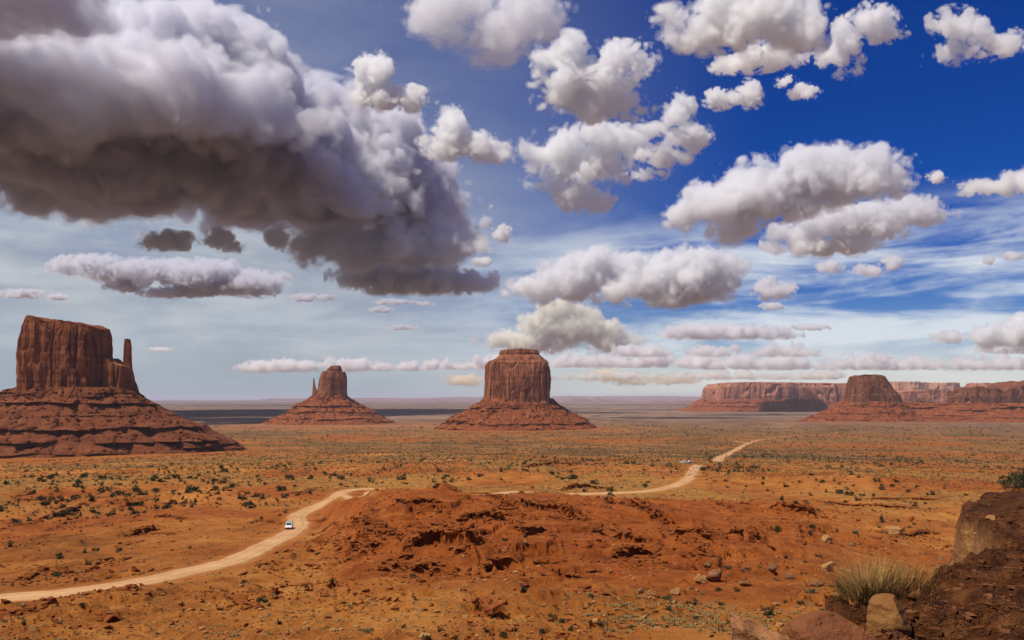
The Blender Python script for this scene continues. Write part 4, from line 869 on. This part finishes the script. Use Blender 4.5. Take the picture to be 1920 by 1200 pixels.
# ------------------------------------------------------------------ bushes
def bush_points(rng, n, tall=1.0, clumps=9):
    cc = rng.randn(clumps, 3)*np.array([.42, .42, .28])+np.array([0, 0, .5]); cr = .26+.22*rng.rand(clumps)
    k = rng.randint(clumps, size=n); d = rng.randn(n, 3); d /= np.linalg.norm(d, axis=1)[:, None]
    p = cc[k]+d*cr[k][:, None]*(.55+.45*rng.rand(n, 1)**.5); p[:, 2] = np.abs(p[:, 2])*tall; return p
def leaf_quads(p, size, rng, aspect=1.6):
    n = len(p); a = rng.randn(n, 3); a /= np.linalg.norm(a, axis=1)[:, None]; b_ = np.cross(a, rng.randn(n, 3)); b_ /= np.linalg.norm(b_, axis=1)[:, None]
    s = size*(.6+.8*rng.rand(n, 1)); a = a*s*aspect; b_ = b_*s
    V = np.stack([p-a, p-b_*.7, p+a, p+b_*.7], 1).reshape(-1, 3); return V, np.arange(4*n).reshape(-1, 4)
def twigs(rng, n, h):
    V = []; Q_ = []
    for i in range(n):
        a = rng.rand()*6.28; t = rng.rand()*.8; e = np.array([math.cos(a)*t, math.sin(a)*t, h*(.6+.5*rng.rand())]); w = .022
        s = np.array([-math.sin(a), math.cos(a), 0])*w
        V += [s, -s, e-s*.3, e+s*.3]; Q_.append([4*i, 4*i+1, 4*i+2, 4*i+3])
    return np.array(V), np.array(Q_)
def bush_mesh(seed, n=420, tall=1.0, size=.085):
    g = np.random.RandomState(seed); V, Qf = leaf_quads(bush_points(g, n, tall), size, g); v2, q2 = twigs(g, 12, .7*tall)
    return mesh_np('bush', np.concatenate([V, v2]), np.concatenate([Qf, q2+len(V)]))
BM = [bush_mesh(s) for s in (1, 2, 3, 4)]; TM = [bush_mesh(9, 420, 1.7)]
SM = []
for s in (21, 22, 23):
    g = np.random.RandomState(s); p = bush_points(g, 300, .6); V, Qf = leaf_quads(p*np.array([1, 1, .9]), .06, g, 3.2); SM.append(mesh_np('sagebrush', V, Qf))
for me in BM+TM: me.materials.append(M['bush'])
for me in SM: me.materials.append(M['sage'])
B_PX = []
def add(lst, ox, oy, sc_, zone, kind='bush'):
    for e in lst: B_PX.append((ox+e[0]/sc_, oy+e[1]/sc_, e[2] if len(e) > 2 else 8.5, zone, kind))
add([(185, 104, 11), (235, 104), (310, 95, 9), (385, 86), (465, 99, 7), (300, 130), (675, 150), (750, 140), (905, 130, 11), (1010, 116, 9), (1118, 98, 9), (1040, 140, 8), (1175, 80), (1210, 87), (1230, 99, 6), (1300, 48), (960, 35, 9), (1500, 60, 8),
     (1447, 104, 8), (1460, 120, 8), (1490, 146, 10), (1402, 152, 9), (1390, 200, 11), (1258, 180, 10), (1205, 178, 15), (1338, 155, 7), (1580, 180, 19), (1645, 120, 11), (1660, 158, 10), (1677, 207, 11), (1615, 210, 10), (1745, 198, 12), (1600, 44, 9), (1550, 60, 8), (1825, 80, 7), (1890, 98, 6), (560, 180, 12), (1140, 130, 7), (1065, 110, 7)], 0, 860, 3, 'left')
add([(1605, 305, 10), (1470, 340, 10), (1220, 255, 8), (365, 365, 7), (740, 260, 8)], 0, 860, 3, 'roadside')
add([(335, 560, 20), (500, 595, 19), (320, 660, 18), (60, 495, 16), (670, 520, 14), (480, 530, 12), (540, 520, 14), (1070, 505, 9)], 0, 860, 3, 'leftlow')
add([(1480, 800, 21), (1865, 698, 12), (1785, 540, 10), (1460, 612, 9), (1365, 700, 12), (1565, 930, 14), (465, 830, 14), (1515, 825, 8), (1465, 725, 9), (130, 935, 14)], 0, 860, 3, 'hillfoot')
add([(20, 80, 6), (90, 97, 5), (118, 150, 9), (200, 160, 9), (155, 162, 6), (280, 128, 12), (348, 138, 7), (328, 82, 7), (325, 24, 7), (455, 46, 8), (432, 48, 6), (465, 118, 19), (485, 145, 8), (572, 104, 6), (655, 160, 17), (640, 135, 10), (715, 102, 9), (740, 132, 12), (840, 120, 12), (870, 92, 7), (900, 102, 12),
     (1018, 72, 12), (1022, 120, 8), (1070, 44, 9), (1108, 40, 6), (1150, 32, 10), (1300, 88, 13), (1340, 86, 8), (1363, 118, 9), (1410, 116, 16), (1550, 142, 18), (1830, 162, 8), (1845, 136, 8), (1620, 74, 6), (1690, 100, 7)], 600, 860, 3, 'middle')
add([(1140, 750, 20), (1040, 462, 12), (65, 700, 12), (1440, 488, 8), (1150, 440, 10), (520, 665, 12)], 600, 860, 3, 'hill')
add([(1098, 970, 14), (1250, 985, 17), (675, 975, 16), (1295, 890, 12), (1320, 910, 16), (1355, 925, 18), (935, 975, 13), (1030, 1000, 18), (760, 1015, 14), (1520, 780, 12), (1410, 970, 15), (470, 952, 11), (1570, 860, 9), (585, 1018, 18)], 600, 860, 3, 'foot')
add([(555, 970, 12), (270, 970, 24), (225, 965, 12), (585, 975, 9), (1515, 822, 14), (1710, 830, 16), (840, 965, 12), (1590, 935, 20), (1745, 950, 16)], 600, 860, 3, 'foot', 'sage')
add([(220, 62, 15), (50, 75, 9), (335, 120, 9), (425, 50, 7), (480, 48, 9), (540, 108, 9), (535, 135, 10), (655, 150, 14), (795, 90, 10), (730, 127, 10), (850, 127, 14), (918, 117, 8), (820, 115, 6), (942, 137, 8), (1045, 100, 9), (1015, 147, 9), (995, 193, 15), (985, 165, 10), (945, 185, 17), (1035, 222, 14), (1065, 198, 11), (1123, 198, 11), (970, 232, 10), (875, 178, 9),
     (1138, 122, 14), (1165, 145, 10), (1172, 164, 15), (1240, 124, 10), (1225, 148, 11), (1435, 190, 14), (1410, 192, 8), (1345, 155, 8), (710, 242, 12), (350, 155, 8), (450, 150, 8), (1355, 148, 8), (1612, 196, 8), (1500, 160, 7), (560, 172, 9), (790, 196, 9)], 1240, 860, 2.8235, 'right')
add([(1170, 336, 13, ), (1255, 334, 9), (1340, 350, 9), (245, 392, 12), (795, 366, 16), (785, 402, 13), (620, 382, 22), (1280, 385, 12), (830, 275, 8), (930, 385, 9), (1395, 240, 9), (1150, 365, 7), (740, 388, 8), (510, 430, 9), (430, 235, 7), (760, 458, 9), (830, 520, 13), (1370, 405, 12), (660, 530, 11)], 1240, 860, 2.8235, 'flats')
add([(580, 830, 24), (735, 770, 14), (655, 765, 14), (185, 852, 13), (40, 805, 14), (315, 775, 12), (180, 775, 20), (140, 770, 14), (940, 680, 16), (300, 700, 13), (400, 700, 14), (265, 945, 12), (950, 745, 14)], 1240, 860, 2.8235, 'near')
add([(800, 710, 30), (350, 580, 20), (455, 585, 14), (765, 552, 15), (25, 745, 24), (360, 620, 10), (560, 800, 16), (430, 590, 9), (220, 720, 12), (160, 690, 14), (520, 575, 12), (1030, 395, 18), (600, 640, 12)], 1240, 860, 2.8235, 'near', 'sage')
LAB = {('left', 0): 'small round dark bush on the ochre flats left of the near road', ('left', 1): 'larger clumped dark bush on the ochre flats left of the near road',
       ('roadside', 0): 'dark bush on bare ground just left of the bend in the near road', ('leftlow', 0): 'dark bush on rocky ground above the near road at lower left', ('leftlow', 1): 'broad dark bush on rocky ground above the near road at lower left',
       ('hillfoot', 0): 'lone dark bush on the slope below the near road', ('hillfoot', 1): 'broad dark bush among broken rock below the near road',
       ('middle', 0): 'small round dark bush on the ochre flats behind the red hill', ('middle', 1): 'large clumped dark bush on the ochre flats behind the red hill',
       ('hill', 0): 'dark bush growing alone on the red hill', ('hill', 1): 'largest dark bush on the front slope of the red hill',
       ('foot', 0): 'dark low bush along the bottom centre of the picture', ('foot', 1): 'broad dark bush along the bottom centre of the picture',
       ('right', 0): 'small round dark bush on the orange flats right of the far road', ('right', 1): 'larger green bush on the orange flats right of the far road',
       ('flats', 0): 'small dark bush on the bare red flats left of the bank', ('flats', 1): 'broad low bush on the bare red flats left of the bank',
       ('near', 0): 'dark bush among boulders in front of the bank', ('near', 1): 'broad dark bush among boulders in front of the bank'}
GRP = {'left': 'bushes left of the near road', 'roadside': 'bushes by the road bend', 'leftlow': 'bushes on the lower left rocks', 'hillfoot': 'bushes below the near road', 'middle': 'bushes behind the red hill', 'hill': 'bushes on the red hill',
       'foot': 'bushes along the bottom', 'right': 'bushes right of the far road', 'flats': 'bushes on the red flats', 'near': 'bushes among the boulders'}
placed = 0
def plant(me, p, w, label, cat, group, seed, flat=1.0):
    g = np.random.RandomState(seed); o = bpy.data.objects.new('bush' if cat == 'bush' else 'sagebrush', me); COL.objects.link(o)
    s = w*.5; o.location = (p[0], p[1], p[2]-.08*s); o.scale = (s*(.9+.2*g.rand()), s*(.9+.2*g.rand()), s*flat*(.85+.3*g.rand())); o.rotation_euler = (0, 0, g.rand()*6.28)
    o['label'] = label; o['category'] = cat; o['group'] = group
for i, (u, v, w, zone, kind) in enumerate(B_PX):
    p = ground_at(u, v, 20)
    if p is None: continue
    wm = w*p[1]/F
    if kind == 'sage':
        plant(SM[i % 3], p, wm, 'pale yellowish sage tuft '+('among boulders in front of the bank' if zone == 'near' else 'along the bottom centre of the picture'), 'sagebrush', 'pale sage tufts '+('among the boulders' if zone == 'near' else 'along the bottom'), i)
    else:
        tall = zone == 'flats' and abs(u-(1240+1170/2.8235)) < .2
        plant(TM[0] if tall else BM[i % 4], p, wm, 'tall upright bush standing alone on the bare red flats' if tall else LAB.get((zone, int(w > 13)), LAB[(zone, 0)]), 'bush', GRP[zone], i, 1.0)
    placed += 1
# more bushes over the flats: those that show largest are things, the rest a scatter
x, y, r = scatter(14000, -33, 33, 300, 2800, 31); q = np.random.RandomState(32)
den = np.clip(.16+1.0*n2(x/120, y/120, 240)+.9*n2(x/34, y/34, 241), .02, 1)*(.35+.65*sm(-.1, .3, x/np.maximum(y, 1)+.25*n2(x/300, y/300, 242)))
for bx, by, br in BUTTE_SPOTS: den = den*sm(br*.75, br*1.05, np.hypot(x-bx, (y-by)*1.1))
A3 = height(x, y, True)[1]; kp = (q.rand(len(x)) < den) & (A3['road'] < .02) & (A3['hill'] < .3)
x, y, r = x[kp], y[kp], r[kp]; z = height(x, y); wd = np.clip(.6+3.2*q.rand(len(x))**2.6+r*.0008, .6, 5.5)
order = np.argsort(-(wd/r)); big, rest = order[:max(0, 290-placed)], order[max(0, 290-placed):]
for i in big:
    zn = 'left' if x[i]/y[i] < -.20 else 'middle' if x[i]/y[i] < .22 else 'right'
    plant(BM[i % 4], (x[i], y[i], z[i]), wd[i], LAB[(zn, 0)], 'bush', GRP[zn], 1000+i)
n = len(rest); base = np.stack([x[rest], y[rest], z[rest]], 1); m_ = 22
g = np.random.RandomState(33); p = bush_points(g, n*m_, .9, 40).reshape(n, m_, 3); p[..., :2] *= .75; sw = (wd[rest]*.5)[:, None, None]
pp = (base[:, None]+p*sw).reshape(-1, 3); V, Qf = leaf_quads(pp, 1.0, g, 1.3)
V = (V.reshape(-1, 4, 3)-pp[:, None])*np.repeat(wd[rest]*.5*.26, m_)[:, None, None]+pp[:, None]
link('distant_scrub', mesh_np('distant_scrub', V.reshape(-1, 3), Qf), M['bush'], kind='stuff')
print('bushes', placed, n)
# low sage and dry grass too small and many to count
def tuft_field(x, y, s, seed, blades, name, mat, hgt=1.0, wid=.12):
    g = np.random.RandomState(seed); n = len(x); z = height(x, y); a = g.rand(n, blades)*6.28; ln = g.rand(n, blades)*.5+.6; lean = .25+.75*g.rand(n, blades)
    b0 = np.stack([x[:, None]+.25*s[:, None]*np.cos(a), y[:, None]+.25*s[:, None]*np.sin(a), z[:, None]+0*a-.02], -1)
    d = np.stack([np.cos(a)*lean*s[:, None], np.sin(a)*lean*s[:, None], ln*s[:, None]*hgt], -1); sd_ = np.stack([-np.sin(a), np.cos(a), 0*a], -1)*wid*s[:, None, None]
    V = np.stack([b0-sd_, b0+sd_, b0+d+sd_*.4, b0+d-sd_*.4], -2).reshape(-1, 3)
    link(name, mesh_np(name, V, np.arange(len(V)).reshape(-1, 4)), mat, kind='stuff')
x, y, r = scatter(30000, -33, 33, 70, 900, 41); q = np.random.RandomState(42); A3 = height(x, y, True)[1]
gr = np.clip(.12+sm(-.25, .35, n2(x/55+1, y/55+6, 81)+.5*n2(x/17, y/17, 82))*sm(255, 330, y)+.45*sm(0, .3, x/y)*sm(-.2, .2, n2(x/12, y/12, 250))+.9*sm(.05, .2, x/y)*(1-sm(95, 150, r))*sm(-.5, .2, n2(x/9, y/9, 251)), 0, 1)
kp = (q.rand(len(x)) < gr) & (A3['road'] < .02) & (A3['hill'] < .35); x, y, r = x[kp], y[kp], r[kp]; s_ = (.14+.0012*r)*(.6+.9*q.rand(len(x)))
hf = q.rand(len(x)) < .5
tuft_field(x[hf], y[hf], s_[hf], 43, 7, 'dry_grass', M['dry'], .8); tuft_field(x[~hf], y[~hf], s_[~hf]*1.1, 44, 8, 'low_sage', M['sage'], .6, .2)
x, y, r = scatter(16000, -33, 33, 420, 2400, 45); kp = np.ones(len(x), bool)
for bx, by, br in BUTTE_SPOTS: kp &= np.hypot(x-bx, y-by) > br*.8
x, y, r = x[kp], y[kp], r[kp]; tuft_field(x, y, .0016*r*(.5+np.random.RandomState(46).rand(len(x))), 47, 5, 'far_sage', M['drydark'], .5, .3)

# ------------------------------------------------------------------ the dry grass tuft and the bush on the bank
def blades(name, parent, n, cx, cy, spread, h0, h1, lean0, lean1, wid, mat, seed, bias=(0, 0)):
    g = np.random.RandomState(seed); V = []; Q_ = []; K = 7; px_, py_, pz_ = parent.location
    for i in range(n):
        a = g.rand()*6.28; rr_ = math.sqrt(g.rand())*spread; bx = cx+rr_*math.cos(a)*1.0; by = cy+rr_*math.sin(a)*.7
        bz = float(height(np.array([bx+px_]), np.array([by+py_]))[0])-pz_ if n < 60 else -.02-rr_*.06
        h = h0+(h1-h0)*g.rand(); le = lean0+(lean1-lean0)*g.rand(); ang = a+g.randn()*.5; dx = math.cos(ang)*le+bias[0]*h; dy = math.sin(ang)*le+bias[1]*h
        s = np.array([-math.sin(ang), math.cos(ang)*.3, 0])*wid*(.6+.8*g.rand()); b0 = len(V)
        if abs(s[0]) < wid*.3: s[0] = wid*.5
        for k in range(K):
            t = k/(K-1); c = np.array([bx+dx*t**1.6, by+dy*t**1.6, bz+h*(t-.35*le*t*t)]); w_ = s*(1-t*.85)
            V += [c-w_, c+w_]
        for k in range(K-1): Q_.append([b0+2*k, b0+2*k+1, b0+2*k+3, b0+2*k+2])
    return link(name, mesh_np(name, np.array(V), np.array(Q_)), mat, parent)
k = 8.0/F; gx_, gy_ = (1640-960)*k, 8.0; gz_ = CZ+(HV-1118)*k
tf = empty('dry_grass_tuft', (gx_, gy_, gz_), 'big straw coloured tuft of dry grass on the edge of the bank', 'grass tuft')
blades('dark_blades', tf, 620, -.02, 0, .31, .12, .34, .10, .46, .0034, M['drydark'], 51)  # darker, shorter blades around the foot of the tuft
blades('dry_blades', tf, 460, 0, 0, .28, .24, .50, .05, .40, .0026, M['dry'], 52, (.10, 0))
blades('dry_side_blades', tf, 300, .50, .40, .30, .14, .36, .05, .32, .0026, M['dry'], 53, (.05, 0))
blades('seed_stalk', tf, 40, .25, .15, .46, .36, .64, .02, .16, .0024, M['dry'], 54)
blades('sprawling_blades', tf, 70, -.22, -.05, .10, .10, .22, .25, .45, .0024, M['dry'], 55, (-.6, 0))
b_ = ground_at(1752, 1078, 5)
if b_ is not None:
    t2 = empty('dry_grass_tuft', b_, 'sparse pale grass stalks right of the big dry tuft', 'grass tuft')
    blades('dry_blades', t2, 46, 0, 0, .22, .15, .42, .04, .2, .0026, M['dry'], 56)
p = ground_at(1926, 914, 8)
if p is not None:
    jb = empty('bush', (p[0], p[1], p[2]), 'dark shaggy bush on the bank cut by the right edge', 'bush'); s = 44*p[1]/F
    g = np.random.RandomState(61); V, Qf = leaf_quads(bush_points(g, 2600, .8, 34)*np.array([1.15, 1.15, 1])*s*.8, .022*s, g, 3.0); link('foliage', mesh_np('foliage', V, Qf), M['bush'], jb)
    V, Qf = twigs(g, 30, 1.0); link('stems', mesh_np('stems', V*s*.8, Qf), M['drydark'], jb)

# ------------------------------------------------------------------ vehicles
MV = {'white': plain('white_paint', (.78, .79, .80), .35), 'glass': plain('tinted_window_glass', (.045, .085, .085), .12), 'tyre': plain('black_rubber', (.018, .017, .016), .9), 'rim': plain('wheel_alloy', (.45, .45, .46), .35, .8),
      'trim': plain('dark_plastic_trim', (.035, .035, .038), .6), 'lamp': plain('clear_lamp_lens', (.75, .76, .78), .15), 'red': plain('red_tail_lens', (.35, .02, .015), .25), 'roof': plain('grey_green_roof', (.20, .27, .26), .4)}
def prism(prof, x0, x1, inset=0.0):      # side profile (y, z) pulled across x; upper points pulled in by inset
    n = len(prof); zs = [p[1] for p in prof]; zl, zh = min(zs), max(zs)
    def xs(x, z): return x*(1-inset*(z-zl)/(zh-zl+1e-9))
    V = [(xs(x0, z), y, z) for y, z in prof]+[(xs(x1, z), y, z) for y, z in prof]
    bm = bmesh.new(); vs = [bm.verts.new(v_) for v_ in V]
    bm.faces.new(vs[:n][::-1]); bm.faces.new(vs[n:])
    for i in range(n): bm.faces.new((vs[i], vs[(i+1) % n], vs[n+(i+1) % n], vs[n+i]))
    bmesh.ops.recalc_face_normals(bm, faces=bm.faces); return bm
def finish(bm, name, mat, parent, bev=0.0):
    if bev: bmesh.ops.bevel(bm, geom=bm.edges[:], offset=bev, segments=2, affect='EDGES', profile=.6)
    me = bpy.data.meshes.new(name); bm.to_mesh(me); bm.free(); return link(name, me, mat, parent)
def quad(pts, name, mat, parent, th=.03):
    P_ = [Vector(p) for p in pts]; nrm = (P_[1]-P_[0]).cross(P_[3]-P_[0]).normalized()*th
    bm = bmesh.new(); a = [bm.verts.new(p) for p in P_]; b_ = [bm.verts.new(p+nrm) for p in P_]; n = len(P_)
    bm.faces.new(a[::-1]); bm.faces.new(b_)
    for i in range(n): bm.faces.new((a[i], a[(i+1) % n], b_[(i+1) % n], b_[i]))
    return finish(bm, name, mat, parent)
def wheel(x, y, rd_, parent):
    w = link('wheel', None, parent=parent); w.location = (x, y, rd_); 
    def cyl(r, d, nm, mat, off):
        bm = bmesh.new(); bmesh.ops.create_cone(bm, cap_ends=True, segments=24, radius1=r, radius2=r, depth=d)
        bmesh.ops.rotate(bm, verts=bm.verts, cent=(0, 0, 0), matrix=Vector((0, 0, 1)).rotation_difference(Vector((1, 0, 0))).to_matrix()); bmesh.ops.translate(bm, verts=bm.verts, vec=(off, 0, 0))
        return finish(bm, nm, mat, w)
    cyl(rd_, .24, 'tyre', MV['tyre'], 0); cyl(rd_*.6, .05, 'rim', MV['rim'], .13 if x > 0 else -.13)
def car(p, heading, label, cat, tall=1.85, length=4.7, roof='white', rack=False, group=None):
    """front towards +y before turning"""
    r = empty('parked_car' if group else 'car', p, label, cat, group); r.rotation_euler = (0, 0, heading); h = length/2; belt = tall*.56
    finish(prism([(-h, .42), (-h, belt-.04), (-h+.12, belt), (h-1.25, belt), (h-.12, belt-.16), (h, belt-.34), (h, .42), (h-.35, .34), (-h+.35, .34)], -.93, .93), 'body', MV['white'], r, .05)
    finish(prism([(-h+.08, belt), (-h+.34, tall-.05), (-h+.6, tall-.01), (h-2.25, tall-.01), (h-2.05, tall-.07), (h-1.30, belt)], -.86, .86, .14), 'cabin', MV['white'], r, .04)
    finish(prism([(-h+.45, tall), (-h+.45, tall+.035), (h-2.2, tall+.035), (h-2.2, tall)], -.66, .66), 'roof_panel', MV[roof], r, .01)
    dz = tall-.12
    quad([(.74, h-1.33, belt+.06), (.66, h-1.98, dz), (-.66, h-1.98, dz), (-.74, h-1.33, belt+.06)], 'windscreen', MV['glass'], r)
    quad([(-.72, -h+.12, belt+.08), (-.64, -h+.33, dz), (.64, -h+.33, dz), (.72, -h+.12, belt+.08)], 'rear_window', MV['glass'], r)
    for s in (1, -1):
        for a, b_, c, d in ((-h+.28, -h+.46, -.42, -.42), (-.32, -.32, h-2.12, h-1.50)):
            pts = [(s*.845, a, belt+.05), (s*.765, b_, dz), (s*.765, c, dz), (s*.845, d, belt+.05)]
            quad(pts if s < 0 else pts[::-1], 'side_window', MV['glass'], r)
        bm = bmesh.new(); bmesh.ops.create_cube(bm, size=1); 
        for v_ in bm.verts: v_.co = (v_.co.x*.34+s*.68, v_.co.y*.06+h, v_.co.z*.16+belt-.46)
        finish(bm, 'headlight', MV['lamp'], r, .015)
        bm = bmesh.new(); bmesh.ops.create_cube(bm, size=1)
        for v_ in bm.verts: v_.co = (v_.co.x*.14+s*.82, v_.co.y*.06-h, v_.co.z*.34+belt-.25)
        finish(bm, 'tail_light', MV['red'], r, .01)
        bm = bmesh.new(); bmesh.ops.create_cube(bm, size=1)
        for v_ in bm.verts: v_.co = (v_.co.x*.2+s*1.02, v_.co.y*.1+h-1.5, v_.co.z*.16+belt+.08)
        finish(bm, 'mirror', MV['trim'], r, .02)
        wheel(s*.82, h-.85, .36, r); wheel(s*.82, -h+.9, .36, r)
    for yy, nm in ((h+.02, 'front_bumper'), (-h-.02, 'rear_bumper')):
        bm = bmesh.new(); bmesh.ops.create_cube(bm, size=1)
        for v_ in bm.verts: v_.co = (v_.co.x*1.84, v_.co.y*.16+yy, v_.co.z*.26+.50)
        finish(bm, nm, MV['trim'], r, .03)
    bm = bmesh.new(); bmesh.ops.create_cube(bm, size=1)
    for v_ in bm.verts: v_.co = (v_.co.x*.9, v_.co.y*.04+h+.0, v_.co.z*.17+belt-.46)
    finish(bm, 'grille', MV['trim'], r)
    return r
def on_road(u, v):
    p = hit(smooth_h, u, v, 60); z = float(height(p[:1], p[1:])[0]); return (p[0], p[1], z+.14)
car(on_road(542, 993), math.radians(180+10), 'white car with grey green glass driving along the pale near road', 'car', 1.95, 4.9, 'roof')
pk = ground_at(1281, 868.5, 60)
if pk is not None:
    car(tuple(pk+np.array([0, 0, .02])), math.radians(84), 'tall white car parked beside the far road, left of the two', 'car', 2.1, 4.9, 'white', group='cars parked by the far road')
pk = ground_at(1295.5, 867.5, 60)
if pk is not None:
    car(tuple(pk+np.array([0, 0, .02])), math.radians(-80), 'low white car parked beside the far road, right of the two', 'car', 1.5, 4.4, 'white', group='cars parked by the far road')

# ------------------------------------------------------------------ haze: even thin air round the whole valley
bm = bmesh.new(); bmesh.ops.create_cube(bm, size=1.0)
for v_ in bm.verts: v_.co = (v_.co.x*186000, v_.co.y*186000, (v_.co.z+.5)*(330+2-0)-2)
me = bpy.data.meshes.new('haze'); zlo = CZ-96
for v_ in bm.verts: v_.co.z = zlo if v_.co.z < 50 else 330
bm.to_mesh(me); bm.free()
m = bpy.data.materials.new('haze_air'); m.use_nodes = True; t = m.node_tree; t.nodes.clear()
out = t.nodes.new('ShaderNodeOutputMaterial'); pv = t.nodes.new('ShaderNodeVolumePrincipled')
pv.inputs['Color'].default_value = (.78, .82, 1.0, 1); pv.inputs['Density'].default_value = 2.5e-5; pv.inputs['Anisotropy'].default_value = 0.0
t.links.new(pv.outputs[0], out.inputs['Volume']); me.materials.append(m)
link('haze', me, kind='stuff')
